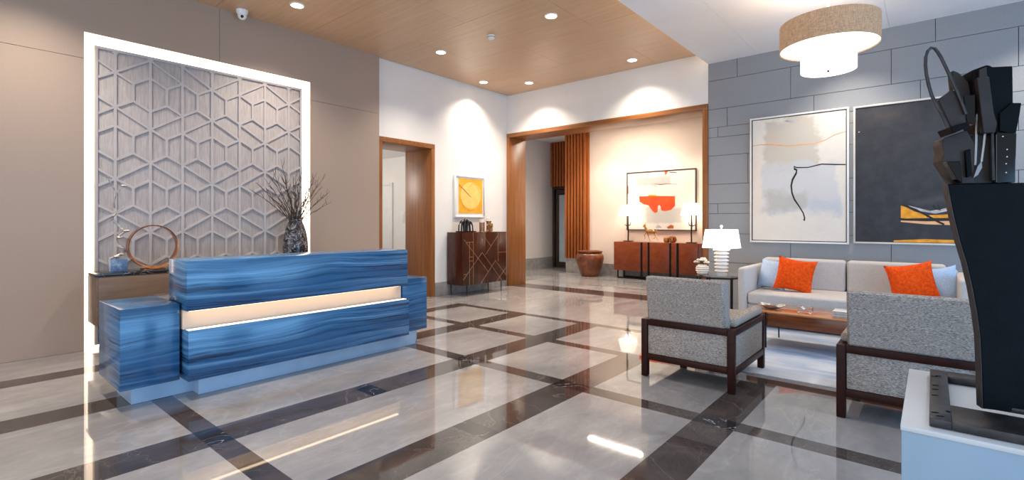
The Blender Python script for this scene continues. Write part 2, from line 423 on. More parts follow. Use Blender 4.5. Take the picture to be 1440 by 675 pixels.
# ceilings
w = MB()
yj = [-3.0, -1.13, 0, 1.13, 2.25, 3.38, 4.51, 5.64, 6.77, YB-0.005]
for k in range(len(yj)-1):
    cut = [-4.6] if k % 2 else [-5.6, -3.4]
    e = [XW+0.045] + cut + [XS-0.14]
    if yj[k] < 4.4: e[0] = XF - 0.02
    for a, b in zip(e[:-1], e[1:]): w.box(a+0.002, b-0.002, yj[k]+0.002, yj[k+1]-0.002, ZW, ZW+0.03, 'ceiling_wood')
w.box(XF-0.1, XS, -3.0, YB, ZW+0.06, ZW+0.16, 'ceiling_paint')
struct(w.build('ceiling', origin=(-4.5, 2, ZW)))
w = MB()
e = [XS, -1.9, -0.4, 1.1, XE]
for a, b in zip(e[:-1], e[1:]):
    for c_, d_ in ((-3.0, 2.6), (2.6, YB)): w.box(a+0.001, b-0.001, c_+0.001, d_-0.001, ZS, ZS+0.26, 'ceiling_paint')
struct(w.build('ceiling_white', origin=(0, 2, ZS)))
# wooden portal of the opening, and of the doorway
w = MB()
w.box(XW+0.001, XW+0.075, YB-0.012, YB+0.52, 0.001, 3.02, 'frame_wood_z', 0.003)
w.box(XS-0.085, XS-0.001, YB-0.012, YB+0.52, 0.001, 3.02, 'frame_wood_z', 0.003)
w.box(XW+0.001, XS-0.001, YB-0.012, YB+0.52, 3.02, 3.10, 'frame_wood_x', 0.003)
struct(w.build('trim_1', origin=(-4.6, YB, 0)))
w = MB()
w.box(XW-0.71, XW+0.012, DY1-0.08, DY1, 0.001, DZ-0.08, 'frame_wood_z', 0.003)
w.box(XW-0.71, XW+0.012, DY0, DY0+0.08, 0.001, DZ-0.08, 'frame_wood_z', 0.003)
w.box(XW-0.71, XW+0.012, DY0, DY1, DZ-0.08, DZ, 'frame_wood_x', 0.003)
struct(w.build('trim_2', origin=(XW, 5.2, 0)))
# hall beyond the doorway
w = MB()
w.box(-9.9, XW-0.72, 6.6, 6.7, 0, 2.75, 'white_paint'); w.box(-9.9, XW-0.12, 3.6, 6.7, 2.70, 2.78, 'ceiling_paint'); w.box(-9.98, -9.9, 3.6, 6.7, 0, 2.75, 'white_paint')
w.box(XW-0.72, XW-0.12, DY1, 6.6, 0, 2.70, 'white_paint')
struct(w.build('wall_hall', origin=(-8.5, 6.6, 0)))
w = MB(); w.box(-9.85, -9.03, 6.57, 6.598, 0.004, 2.10, 'white_gloss', 0.003); d = struct(w.build('door_1'))
w = MB(); w.box(-9.02, -8.95, 6.56, 6.598, 0.004, 2.16, 'white_gloss', 0.004); w.box(-9.89, -9.021, 6.56, 6.598, 2.105, 2.16, 'white_gloss', 0.004); struct(w.build('trim_3'))
sw = thing('light_switch', (-8.63, 6.598, 1.40), 'white light switch on the hall wall seen through the doorway', 'light switch')
B('plate', -8.69, -8.57, 6.586, 6.598, 1.28, 1.52, 'white_plastic', sw, 0.004); B('rocker', -8.655, -8.605, 6.580, 6.587, 1.34, 1.46, 'white_plastic', sw, 0.002)
# baseboards
struct(B('baseboard_left', XW+0.001, XW+0.014, DY1+0.002, YB-0.014, 0.001, 0.24, 'base_stone', None, 0.002))
# room beyond the opening
w = MB()
w.box(-6.62, -1.0, 10.85, 10.95, 0, 3.6, 'beige_wall'); struct(w.build('wall_beyond'))
struct(B('baseboard_beyond', -6.62, -1.0, 10.835, 10.849, 0.001, 0.28, 'base_stone'))
struct(B('wall_beyond_left', -8.55, -8.45, 8.22, 12.0, 0, 3.6, 'grey_wallpaper')); struct(B('baseboard_beyond_left', -8.449, -8.435, 8.3, 11.9, 0.001, 0.30, 'base_stone'))
struct(B('ceiling_beyond', -8.55, -1.0, 8.22, 12.1, 3.6, 3.7, 'ceiling_paint'))
struct(B('wall_beyond_right', -1.0, -0.9, 8.22, 10.95, 0, 3.6, 'beige_wall'))
struct(B('wall_beyond_end', -8.55, -6.62, 12.0, 12.1, 0, 3.6, 'grey_wallpaper'))
w = MB()
w.box(-7.25, -6.60, 10.78, 10.95, 0.38, 3.6, 'slat_wood'); w.box(-7.25, -6.60, 10.74, 10.95, 0.001, 0.38, 'base_stone', 0.003)
for k in range(7):
    x0 = -7.245 + k*0.092
    w.box(x0, x0+0.055, 10.69, 10.781, 0.38, 3.598, 'slat_wood', 0.004)
struct(w.build('trim_4', origin=(-6.9, 10.8, 0)))
w = MB(); w.box(-8.44, -7.26, 11.8, 11.99, 2.32, 3.598, 'slat_wood')
for k in range(12):
    x0 = -8.43 + k*0.097
    w.box(x0, x0+0.058, 11.72, 11.801, 2.32, 3.596, 'slat_wood', 0.004)
struct(w.build('trim_5', origin=(-7.9, 11.8, 0)))
w = MB(); w.box(-8.42, -7.3, 11.86, 11.98, 0.002, 2.31, 'door_dark', 0.004)
for a, b, c_, d_ in ((-8.42, -8.36, 0.002, 2.31), (-7.36, -7.3, 0.002, 2.31), (-8.36, -7.36, 2.25, 2.31)): w.box(a, b, 11.80, 11.861, c_, d_, 'door_dark', 0.003)
for a, b, c_, d_ in ((-8.34, -8.22, 0.002, 2.23), (-7.5, -7.38, 0.002, 2.23), (-8.22, -7.5, 2.08, 2.23), (-8.22, -7.5, 0.002, 0.16)): w.box(a, b, 11.83, 11.861, c_, d_, 'door_dark', 0.003)
d2 = struct(w.build('door_2', origin=(-7.86, 11.9, 0)))
B('glass_pane', -8.22, -7.5, 11.845, 11.859, 0.16, 2.08, 'door_glass', d2)

# ------------------------------------------------------------------ lit decorative panel
dp = thing('decorative_panel', (XF, 2.2, 0), 'tall grey wall panel with raised hexagon lattice and glowing white border behind the blue desk', 'wall panel')
w = MB(); w.box(-6.635, -6.63, NY0+0.003, NY1-0.003, 0.003, NZ-0.003, 'light_warm_white')
for a, b, c_, d_ in ((NY0+0.003, NY0+0.02, 0.003, NZ-0.003), (NY1-0.02, NY1-0.003, 0.003, NZ-0.003), (NY0+0.02, NY1-0.02, NZ-0.02, NZ-0.003)):
    w.box(-6.63, XF-0.004, a, b, c_, d_, 'light_warm_white')
w.build('light_border', dp)
PY0, PY1, PZ1 = 1.125, 3.30, 3.10
B('backing', -6.60, -6.515, PY0, PY1, 0.05, PZ1, 'panel_grey', dp, 0.002)
w = MB()
for a, b, c_, d_ in ((PY0, PY0+0.028, 0.05, PZ1), (PY1-0.028, PY1, 0.05, PZ1), (PY0+0.028, PY1-0.028, PZ1-0.028, PZ1)): w.box(-6.514, -6.496, a, b, c_, d_, 'lattice_grey', 0.003)
w.build('frame', dp)
w = MB(); D = 0.3047; Y0 = 1.293
ca, cb, zt_, zb_ = PY0+0.028, PY1-0.028, PZ1-0.028, 0.05
def clip(p, q):
    (y0, z0), (y1, z1) = p, q; t0, t1 = 0.0, 1.0; dy, dz = y1-y0, z1-z0
    for pp, qq in ((-dy, y0-ca), (dy, cb-y0), (-dz, z0-zb_), (dz, zt_-z0)):
        if abs(pp) < 1e-9:
            if qq < 0: return None
        else:
            r = qq/pp
            if pp < 0: t0 = max(t0, r)
            else: t1 = min(t1, r)
    if t0 >= t1 - 1e-6: return None
    return (y0+t0*dy, z0+t0*dz), (y0+t1*dy, z0+t1*dz)
nstrip = [0]
def strip(p, q, wd=0.024, x1=-6.500):
    nstrip[0] += 1; x1 -= 0.00013*(nstrip[0] % 7)
    r = clip(p, q)
    if not r: return
    (y0, z0), (y1, z1) = r; a = math.atan2(z1-z0, y1-y0); ln = math.hypot(z1-z0, y1-y0)
    mt = Matrix.Translation((x1-0.008, (y0+y1)/2, (z0+z1)/2)) @ Matrix.Rotation(a, 4, 'X') @ Matrix.Diagonal((0.016, ln+0.004, wd, 1))
    w.obox(mt, 'lattice_grey')
pat = '/\\//\\\\/\\'
for k in range(-1, 8): strip((Y0+k*D, 0.05), (Y0+k*D, PZ1), 0.026, -6.499)
for k in range(-1, 7):
    a1 = 2.865 - 0.556*k
    for i in range(-1, 7):
        y = Y0 + i*D
        strip((y, a1), (y+D/2, a1-0.088)); strip((y+D/2, a1-0.088), (y+D, a1))
        strip((y, a1-0.362), (y+D/2, a1-0.274)); strip((y+D/2, a1-0.274), (y+D, a1-0.362))
        strip((y+D/2, a1-0.088), (y+D/2, a1-0.274))
        up = pat[i+1] == '/'
        if k % 2: up = not up
        # long diagonal between this row and the one above it
        lo_, hi_ = a1, a1 + 0.194
        if not up: strip((y, lo_), (y+D, hi_), 0.022, -6.501)
        else: strip((y, hi_), (y+D, lo_), 0.022, -6.501)
w.build('lattice', dp)

# ------------------------------------------------------------------ reception desk
dk = thing('reception_desk', (-4.4, 2.2, 0), 'blue streaked stone reception desk with a glowing slot along its front', 'reception desk')
w = MB(); w.box(-4.50, -4.10, 1.225, 3.20, 0.655, 1.018, 'blue_quartzite', 0.003); up_ = w.build('upper_block', dk)
w = MB(); w.box(-4.50, -4.10, 1.235, 3.22, 0.145, 0.512, 'blue_quartzite', 0.003); w.build('lower_block', dk)
w = MB(); w.box(-4.48, -4.20, 1.23, 3.19, 0.5125, 0.6545, 'desk_glow'); w.build('light_slot', dk)['label'] = 'pale panel at the back of the slot'
w = MB(); w.box(-4.16, -4.108, 1.24, 3.19, 0.5125, 0.517, 'led_soft'); w.build('light_strip', dk)
w = MB(); w.box(-4.17, -4.14, 1.25, 3.12, 0.648, 0.6545, 'led_strip'); w.build('light_strip', dk)
w = MB(); w.box(-4.83, -4.215, 0.862, 1.215, 0.145, 0.703, 'blue_quartzite', 0.003); w.build('side_wing', dk)
w = MB(); w.box(-4.83, -4.215, 3.222, 3.55, 0.145, 0.703, 'blue_quartzite', 0.003); w.build('side_wing', dk)
w = MB(); w.box(-4.95, -4.505, 1.22, 3.21, 0.66, 0.70, 'grey_quartzite', 0.003); w.build('work_top', dk)
w = MB(); w.box(-4.75, -4.22, 1.34, 3.40, 0.002, 0.144, 'toe_steel'); w.box(-4.75, -4.35, 0.955, 1.34, 0.002, 0.144, 'toe_steel'); w.box(-4.75, -4.30, 3.40, 3.48, 0.002, 0.144, 'toe_steel'); w.build('toe_kick', dk)

# console behind the desk
cn = thing('console_table', (-6.3, 2.2, 0.3), 'long wall-hung brown console with dark stone top below the hexagon panel', 'console')
B('top', -6.495, -6.09, 1.055, 3.42, 0.775, 0.803, 'black_marble', cn, 0.002)
B('body', -6.495, -6.105, 1.07, 3.41, 0.30, 0.774, 'console_wood', cn, 0.002)
for k in range(4):
    y0 = 1.085 + k*0.582
    B('door', -6.104, -6.092, y0, y0+0.576, 0.31, 0.765, 'console_wood', cn, 0.002)

# ring sculpture
rg = thing('ring_sculpture', (-6.28, 1.56, 0.8035), 'rose gold ring sculpture standing on the console near the panel edge', 'sculpture')
w = MB(); n = 64; vs = []; fs = []
for k in range(n):
    a = 2*math.pi*k/n
    th = 0.010 + 0.010*max(0, -math.sin(a))**2
    hw = 0.045 + 0.03*max(0, -math.sin(a))
    for (dr, dx) in ((0, -hw), (0, hw), (-th, hw*0.9), (-th, -hw*0.9)):
        r = 0.222 + dr
        vs.append((-6.28+dx, 1.566+r*math.cos(a), 0.8035+0.014+0.226+(r*1.02)*math.sin(a)))
for k in range(n):
    q = (k+1) % n
    for j in range(4): fs.append((k*4+j, k*4+(j+1) % 4, q*4+(j+1) % 4, q*4+j))
w.faces(vs, fs, 'rose_gold'); w.build('ring', rg)
B('base', -6.36, -6.20, 1.47, 1.66, 0.8035, 0.818, 'rose_gold', rg, 0.003)
# branch sculpture on a blue stone block
bs = thing('branch_sculpture', (-6.27, 1.25, 0.8035), 'silvery twisted branch sculpture on a small blue stone block', 'sculpture')
B('base', -6.33, -6.21, 1.20, 1.335, 0.8035, 0.925, 'blue_stone', bs, 0.004)
w = MB()
pz = [(1.262, .925), (1.245, .95), (1.30, .98), (1.325, 1.0), (1.315, 1.03), (1.275, 1.06), (1.255, 1.11), (1.27, 1.15), (1.315, 1.20), (1.305, 1.225), (1.27, 1.27), (1.225, 1.32), (1.228, 1.36), (1.26, 1.40), (1.245, 1.44), (1.235, 1.50), (1.245, 1.56), (1.255, 1.60), (1.232, 1.65), (1.20, 1.70), (1.185, 1.76)]
w.tube([(-6.27+0.012*math.sin(k*1.7), y, z) for k, (y, z) in enumerate(pz)], [0.017-0.0006*k for k in range(len(pz))], 'silver_branch', 7)
for pts, r in (([(1.255, 1.59), (1.29, 1.64), (1.315, 1.665)], .006), ([(1.262, 1.40), (1.31, 1.45), (1.33, 1.50)], .005), ([(1.315, 1.20), (1.34, 1.215), (1.36, 1.21)], .01), ([(1.245, .95), (1.21, .94), (1.20, .93)], .012)):
    w.tube([(-6.265, y, z) for y, z in pts], r, 'silver_branch', 6)
for y, z, r in ((1.315, 1.668, .02), (1.33, 1.21, .022), (1.28, 1.145, .02), (1.255, .955, .022), (1.30, .975, .018)): w.ell((-6.26, y, z), (r, r*1.4, r*.7), 'silver_branch', 8)
w.build('branch', bs)
# dark vase and its bare twigs
w = MB()
w.lathe([(0.0, 0), (0.135, 0.0), (0.15, 0.03), (0.158, 0.14), (0.15, 0.27), (0.125, 0.40), (0.095, 0.48), (0.082, 0.51), (0.085, 0.535), (0.070, 0.535), (0.066, 0.50), (0.07, 0.46), (0.0, 0.40)], (-6.28, 3.105, 0.8035), 'vase_marble', 32, 0.85)
tag(w.build('vase'), 'black and grey marbled vase full of bare twigs', 'vase')
tips = [(2.559, 1.766), (2.60, 1.70), (2.617, 1.821), (2.70, 1.879), (2.787, 2.061), (2.875, 1.92), (2.99, 1.87), (3.047, 1.995), (3.09, 1.90), (3.131, 1.983), (3.20, 1.87), (3.246, 1.90), (3.324, 1.943), (3.36, 1.85), (3.434, 1.941), (3.43, 1.78), (3.526, 1.72), (3.506, 1.57), (3.40, 1.66), (2.701, 1.70), (2.769, 1.56), (2.86, 1.72), (3.28, 1.72), (2.95, 1.95), (3.15, 1.78), (3.47, 1.83), (2.72, 1.95), (3.02, 1.80)]
for k, (ty, tz) in enumerate(tips):
    w = MB(); a = random.uniform(-0.04, 0.04); y0 = 3.105 + (ty-3.105)*0.09 + random.uniform(-.012, .012); x0 = -6.28 + a*0.5; tx = -6.28 + random.uniform(-0.12, 0.3)
    z0 = 1.28; pts = []; N_ = 9
    for q in range(N_):
        u = q/(N_-1); cu = u**1.25
        pts.append(Vector((x0+(tx-x0)*u, y0+(ty-y0)*cu, z0+(tz-z0)*u)) + (Vector((random.uniform(-.012, .012), random.uniform(-.014, .014), 0)) if 0 < q else Vector()))
    w.tube(pts, [0.0062-0.0045*q/(N_-1) for q in range(N_)], 'twig_bark', 5)
    for q in range(3, N_-1):
        for _ in range(1 if random.random() < .75 else 2):
            dr = (pts[q+1]-pts[q]).normalized(); sd = Vector((random.uniform(-.6, .6), random.choice((-1, 1))*random.uniform(.4, 1), random.uniform(.1, .6)))
            L = random.uniform(.05, .13); e1 = pts[q] + (dr+sd).normalized()*L*0.5; e2 = e1 + (dr*1.3+sd*.6).normalized()*L*.5
            w.tube([pts[q], e1, e2], [.003, .0024, .0014], 'twig_bark', 4)
    tag(w.build('dry_twig'), 'bare brown twig standing in the dark marbled vase', 'twig', 'bare twigs in the marbled vase')

# ------------------------------------------------------------------ dark cabinet by the white wall
cb_ = thing('cabinet', (-6.4, 6.6, 0), 'dark brown cabinet with thin brass line inlay under the yellow picture', 'cabinet')
CX, CY0, CY1, CZ0, CZ1 = -6.20, 6.03, 7.175, 0.195, 1.12
B('body', XW+0.03, CX-0.02, CY0, CY1, CZ0, CZ1, 'cabinet_wood', cb_, 0.003)
B('door', CX-0.0195, CX, CY0, 6.60, CZ0, CZ1, 'cabinet_wood', cb_, 0.002); B('door', CX-0.0195, CX, 6.604, CY1, CZ0, CZ1, 'cabinet_wood', cb_, 0.002)
w = MB()
def inl(a, b, wd=0.006):
    (y0, z0), (y1, z1) = a, b; an = math.atan2(z1-z0, y1-y0); ln = math.hypot(z1-z0, y1-y0)
    w.obox(Matrix.Translation((CX+0.0015, (y0+y1)/2, (z0+z1)/2)) @ Matrix.Rotation(an, 4, 'X') @ Matrix.Diagonal((0.003, ln, wd, 1)), 'inlay_brass')
for a, b in (((6.047, .996), (6.674, .389)), ((6.032, .296), (6.507, .755)), ((6.507, .755), (7.041, .206)), ((6.28, 1.12), (6.28, .197)), ((6.186, .947), (6.186, .197)), ((6.108, .948), (6.28, .948)), ((6.48, 1.113), (6.742, .86)), ((6.59, .705), (6.934, 1.054)), ((6.934, 1.113), (6.934, .57)), ((6.934, .735), (7.172, .735)), ((6.474, .2), (6.864, .586)), ((6.864, .586), (7.172, .29)), ((6.906, .2), (7.172, .447)), ((6.186, .686), (6.28, .686)), ((6.186, .617), (6.28, .617)), ((6.047, .39), (6.108, .39))): inl(a, b)
w.build('inlay', cb_)['label'] = 'brass line inlay'
for x_, y_ in ((-6.57, 6.09), (-6.25, 6.17), (-6.57, 7.06), (-6.25, 7.08), (-6.25, 6.72)):
    MB().tube([(x_, y_, CZ0+0.002), (x_, y_, 0.002)], [0.011, 0.008], 'black_metal', 8).build('leg', cb_)
# on the cabinet
fs_ = thing('figure_sculpture', (-6.38, 6.27, 1.1215), 'small dark metal sculpture of arched figures on a flat base', 'sculpture')
B('base', -6.46, -6.30, 6.10, 6.46, 1.1215, 1.14, 'black_steel', fs_, 0.003)
w = MB()
for y0, y1, h in ((6.13, 6.25, .18), (6.2, 6.33, .21), (6.28, 6.42, .17)):
    for dx in (-.035, .03):
        pts = [(-6.38+dx, y0, 1.14), (-6.38+dx, y0+.008, 1.14+h*.6), (-6.38+dx*.6, y0+.03, 1.14+h*.9), (-6.38+dx*.3, (y0+y1)/2, 1.14+h), (-6.38+dx*.6, y1-.03, 1.14+h*.88), (-6.38+dx, y1-.008, 1.14+h*.55), (-6.38+dx, y1, 1.14)]
        w.tube(pts, [.013, .012, .018, .022, .018, .012, .013], 'gun_steel', 8)
w.build('figures', fs_)
ch = thing('candle_holder', (-6.36, 6.67, 1.1215), 'plain brown glass candle holder with brass rims, nearer the dark figures', 'candle holder')
MB().lathe([(0, 0), (.05, 0), (.05, .17), (.04, .17), (.04, .165), (0, .165)], (-6.36, 6.67, 1.1215), 'amber_glass', 20).build('cup', ch)
for z_ in (0, .165): MB().lathe([(.0505, z_), (.056, z_), (.056, z_+.012), (.0505, z_+.012)], (-6.36, 6.67, 1.1215), 'brass', 20).build('rim', ch)
tag(MB().lathe([(0, 0), (.045, 0), (.045, .055), (.01, .058), (0, .058)], (-6.36, 6.67, 1.2995), 'candle_wax', 20).build('candle'), 'short white candle on the plain brown glass holder', 'candle')
ch = thing('candle_holder', (-6.33, 6.82, 1.1215), 'brass candle holder wrapped in small leaves, beside the wooden opening frame', 'candle holder')
MB().lathe([(0, 0), (.052, 0), (.045, .02), (.045, .18), (.055, .19), (.055, .20), (0, .20)], (-6.33, 6.82, 1.1215), 'amber_glass', 20).build('cup', ch)
w = MB()
for k in range(26):
    a = random.uniform(-1.2, 2.2); z_ = random.uniform(.01, .18); r = .052+random.uniform(0, .022)
    w.ell((-6.33+r*math.cos(a), 6.82+r*math.sin(a), 1.1215+z_), (.014, .014, .02), 'brass', 6)
w.build('leaves', ch)
tag(MB().lathe([(0, 0), (.045, 0), (.045, .06), (.01, .063), (0, .063)], (-6.33, 6.82, 1.3225), 'candle_wax', 20).build('candle'), 'short white candle on the leafy brass holder', 'candle')
# yellow picture
yp = thing('picture', (XW, 6.62, 1.39), 'small yellow abstract picture in a white frame above the dark cabinet', 'picture')
w = MB()
for a, b, c_, d_ in ((6.22, 6.25, 1.385, 2.165), (6.99, 7.02, 1.385, 2.165), (6.25, 6.99, 1.385, 1.415), (6.25, 6.99, 2.135, 2.165)): w.box(XW+.002, XW+.034, a, b, c_, d_, 'frame_white', .003)
w.build('frame', yp); B('mat', XW+.012, XW+.02, 6.25, 6.99, 1.415, 2.135, 'frame_white', yp)
w = MB(); xx = XW+.0235
w.box(XW+.0202, xx, 6.325, 6.955, 1.465, 2.11, 'paint_yellow')
def rib(mb, pts, wd, fn, m):
    """painted stroke: a thin ribbon along pts (a,b)"""
    n_ = len(pts); vs = []
    for i, p in enumerate(pts):
        q0, q1 = pts[max(i-1, 0)], pts[min(i+1, n_-1)]; dx, dy = q1[0]-q0[0], q1[1]-q0[1]; L = math.hypot(dx, dy) or 1
        h = (wd[i] if isinstance(wd, (list, tuple)) else wd)/2
        vs += [fn(p[0]-dy/L*h, p[1]+dx/L*h), fn(p[0]+dy/L*h, p[1]-dx/L*h)]
    mb.faces(vs, [(2*i, 2*i+2, 2*i+3, 2*i+1) for i in range(n_-1)], m)
def fan(mb, pts, fn, m): mb.faces([fn(*p) for p in pts], [tuple(range(len(pts)))], m)
fn = lambda d: (lambda a, b: (xx+d, a, b))
fan(w, [(6.54+.27*math.cos(k*.2618)+.10, 1.80+.25*math.sin(k*.2618)) for k in range(24)], fn(.0006), 'paint_pale_yellow')
rib(w, [(6.60, 1.95), (6.68, 2.03), (6.78, 2.0), (6.84, 1.92), (6.87, 1.85)], .012, fn(.0012), 'paint_amber')
rib(w, [(6.38, 1.72), (6.41, 1.64), (6.46, 1.57), (6.53, 1.53), (6.62, 1.51), (6.72, 1.53)], .014, fn(.0012), 'paint_amber')
rib(w, [(6.332, 1.985), (6.50, 1.87), (6.64, 1.765)], [.016, .016, .012], fn(.0018), 'paint_rust')
w.build('print', yp, normals=False)

# ------------------------------------------------------------------ pictures on the stone wall and beyond
def picture(name, x0, x1, z0, z1, ywall, fr, depth, fm, cm, label, line=None):
    p = thing(name, ((x0+x1)/2, ywall, z0), label, 'picture')
    w = MB(); yf = ywall-depth
    for a, b, c_, d_ in ((x0, x0+fr, z0, z1), (x1-fr, x1, z0, z1), (x0+fr, x1-fr, z0, z0+fr), (x0+fr, x1-fr, z1-fr, z1)): w.box(a, b, yf, ywall-.002, c_, d_, fm, .002)
    w.build('frame', p)
    if line:
        w = MB(); e = fr+.012
        for a, b, c_, d_ in ((x0+fr, x0+e, z0+fr, z1-fr), (x1-e, x1-fr, z0+fr, z1-fr), (x0+e, x1-e, z0+fr, z0+e), (x0+e, x1-e, z1-e, z1-fr)): w.box(a, b, yf+.018, ywall-.006, c_, d_, line)
        w.build('liner', p); fr = e
    c = MB(); c.box(x0+fr, x1-fr, yf+.012, ywall-.006, z0+fr, z1-fr, cm)
    return p, c, yf+.0115
p, c, yc = picture('picture', -1.995, -0.814, 1.015, 2.778, YB, .022, .055, 'frame_white', 'canvas_pale', 'large pale abstract picture with a thin black line in a white frame', 'frame_dark')
def pmap(x0, x1, z0, z1, y): return lambda u, v: (x0+(x1-x0)*u, y, z1-(z1-z0)*v)
q = pmap(-1.96, -.85, 1.05, 2.745, yc)
def at(fn, d): return lambda u, v: (lambda r: (r[0], r[1]-d, r[2]))(fn(u, v))
rib(c, [(0, .21), (.1, .205), (.25, .215), (.4, .235), (.55, .235), (.7, .235), (.8, .215), (.9, .18), (1, .165)], [.006, .008, .012, .010, .010, .008, .007, .008, .006], at(lambda a, b: q(a, b), .0005), 'paint_peach')
# strokes are laid out in (u,v); widths there are near enough because the canvas is tall
rib(c, [(1, .415), (.9, .41), (.76, .40), (.62, .42), (.5, .415), (.47, .405), (.475, .425), (.50, .435), (.495, .46), (.455, .51), (.44, .56), (.45, .62), (.475, .67), (.53, .73), (.57, .78), (.585, .82), (.578, .84)],
    [.008, .009, .009, .007, .009, .012, .018, .018, .018, .020, .018, .016, .016, .012, .012, .014, .02], at(q, .001), 'paint_black')
rib(c, [(.37, .03), (.45, .045), (.52, .035)], [.008, .02, .008], at(q, .0008), 'paint_grey')
c.build('canvas', p, normals=False)
p, c, yc = picture('picture', -0.768, 0.415, 1.03, 2.768, YB, .022, .055, 'frame_silver', 'canvas_dark', 'large charcoal abstract picture with amber streaks near its lower edge', None)
q = pmap(-.746, .393, 1.052, 2.746, yc)
for pts, m in (([(.40, .735), (.44, .745), (.52, .78), (.60, .80), (.62, .825), (.40, .828)], 'paint_amber'), ([(.62, .805), (.80, .80), (.80, .825), (.62, .825)], 'paint_amber'),
               ([(.40, .842), (.62, .848), (.80, .845), (1.0, .85), (1.0, .872), (.85, .875), (.60, .868), (.40, .852)], 'paint_peach'), ([(.34, .985), (.60, .972), (1, .978), (1, .996), (.34, .996)], 'paint_amber'),
               ([(.46, .735), (.55, .755), (.64, .775), (.72, .765), (.80, .75), (.79, .775), (.68, .795), (.55, .775)], 'paint_grey'), ([(.025, .175), (.045, .178), (.03, .185)], 'paint_peach')): fan(c, pts, at(q, .0006), m)
rib(c, [(.385, .83), (.5, .836), (.7, .834), (.9, .836), (1, .838)], [.012, .01, .014, .012, .016], at(q, .0012), 'paint_black')
rib(c, [(.42, .73), (.52, .765), (.60, .80), (.70, .85), (.75, .87)], .014, at(q, .0015), 'paint_black')
rib(c, [(.66, .735), (.68, .76), (.72, .77), (.7, .735)], .01, at(q, .0015), 'paint_black')
c.build('canvas', p, normals=False)
p, c, yc = picture('picture', -5.553, -3.905, 1.11, 2.475, 10.85, .022, .05, 'frame_dark', 'canvas_white', 'white abstract picture with a big orange shape above the walnut credenza', None)
q = pmap(-5.531, -3.927, 1.132, 2.453, yc)
fan(c, [(.185, .415), (.25, .42), (.33, .415), (.42, .42), (.55, .425), (.72, .435), (.72, .60), (.66, .665), (.58, .685), (.52, .67), (.51, .60), (.49, .575), (.47, .60), (.465, .70), (.43, .715), (.39, .68), (.35, .62), (.33, .58), (.25, .555), (.19, .51)], at(q, .001), 'paint_orange')
fan(c, [(.33, .395), (.44, .40), (.45, .42), (.33, .418)], at(q, .0006), 'paint_amber'); fan(c, [(.57, .0), (.62, .0), (.60, .05), (.575, .07)], at(q, .0006), 'paint_orange')
fan(c, [(.60, .96), (.66, .915), (.70, .93), (.70, .98), (.62, .985)], at(q, .0006), 'paint_rust'); fan(c, [(.45, .92), (.48, .915), (.53, .97), (.44, .975)], at(q, .0006), 'paint_grey')
rib(c, [(.42, .21), (.5, .225), (.6, .22), (.75, .235)], [.004, .012, .006, .006], at(q, .001), 'paint_black'); rib(c, [(.64, .03), (.70, .03), (.74, .04)], .012, at(q, .001), 'paint_black')
fan(c, [(.0, .22), (.012, .22), (.014, .36), (.0, .37)], at(q, .0006), 'paint_rust')
c.build('canvas', p, normals=False)

# ------------------------------------------------------------------ credenza beyond the opening, with its lamps
cr = thing('credenza', (-4.7, 10.63, 0), 'long walnut credenza with black metal bars under the orange abstract picture', 'credenza')
KY0, KY1, KZ0, KZ1 = 10.45, 10.82, .185, .845
B('body', -5.70, -3.62, KY0+.02, KY1, KZ0, KZ1, 'credenza_wood', cr, .003)
for a, b in ((-5.70, -5.03), (-4.985, -4.86), (-4.815, -4.36), (-4.325, -4.20), (-4.15, -3.74)): B('door', a, b, KY0, KY0+.0195, KZ0, KZ1, 'credenza_wood', cr, .003)
for a in (-5.025, -4.857, -4.357, -4.197, -3.66): B('bar', a, a+.04, KY0-.008, KY0+.0195, .03, KZ1+.002, 'black_metal', cr, .002)
for a in (-5.63, -3.72): 
    for y_ in (KY0+.03, KY1-.04): B('leg', a, a+.025, y_, y_+.025, .002, KZ0-.001, 'black_metal', cr, .002)
for y_ in (KY0+.03, KY1-.04): B('rail', -5.604, -3.721, y_, y_+.025, .002, .03, 'black_metal', cr, .002)
def tall_lamp(label):
    x, y, z0 = -5.41, 10.60, .849
    L = thing('table_lamp', (x, y, z0), label, 'table lamp', 'branch lamps on the credenza')
    B('base', x-.10, x+.10, y-.06, y+.06, z0, z0+.022, 'frame_dark', L, .004)
    w = MB(); w.tube([(x, y, z0+.022), (x+.004, y, z0+.25), (x-.003, y, z0+.4), (x, y, z0+.64)], [.017, .015, .017, .012], 'dark_bronze', 10)
    w.tube([(x-.09, y, z0+.40), (x-.05, y, z0+.375), (x, y, z0+.37), (x+.05, y, z0+.39), (x+.06, y, z0+.45)], [.006, .011, .015, .011, .006], 'dark_bronze', 8); w.build('stem', L)
    w = MB(); w.lathe([(.225, .60), (.16, .85), (.15, .85), (.215, .60)], (x, y, z0), 'lamp_white', 32); w.lathe([(.0, .845), (.155, .845), (.155, .849), (.0, .849)], (x, y, z0), 'lamp_white', 32); w.build('lamp_shade', L)
    return L
L1 = tall_lamp('branch-stemmed lamp with white shade at the credenza end near the brown pot')
L2 = copy_tree(L1); L2.location = (-3.93, 10.60, .849); L2.rotation_euler.z = math.pi; L2['label'] = 'branch-stemmed lamp with white shade at the credenza end beside the wooden frame'
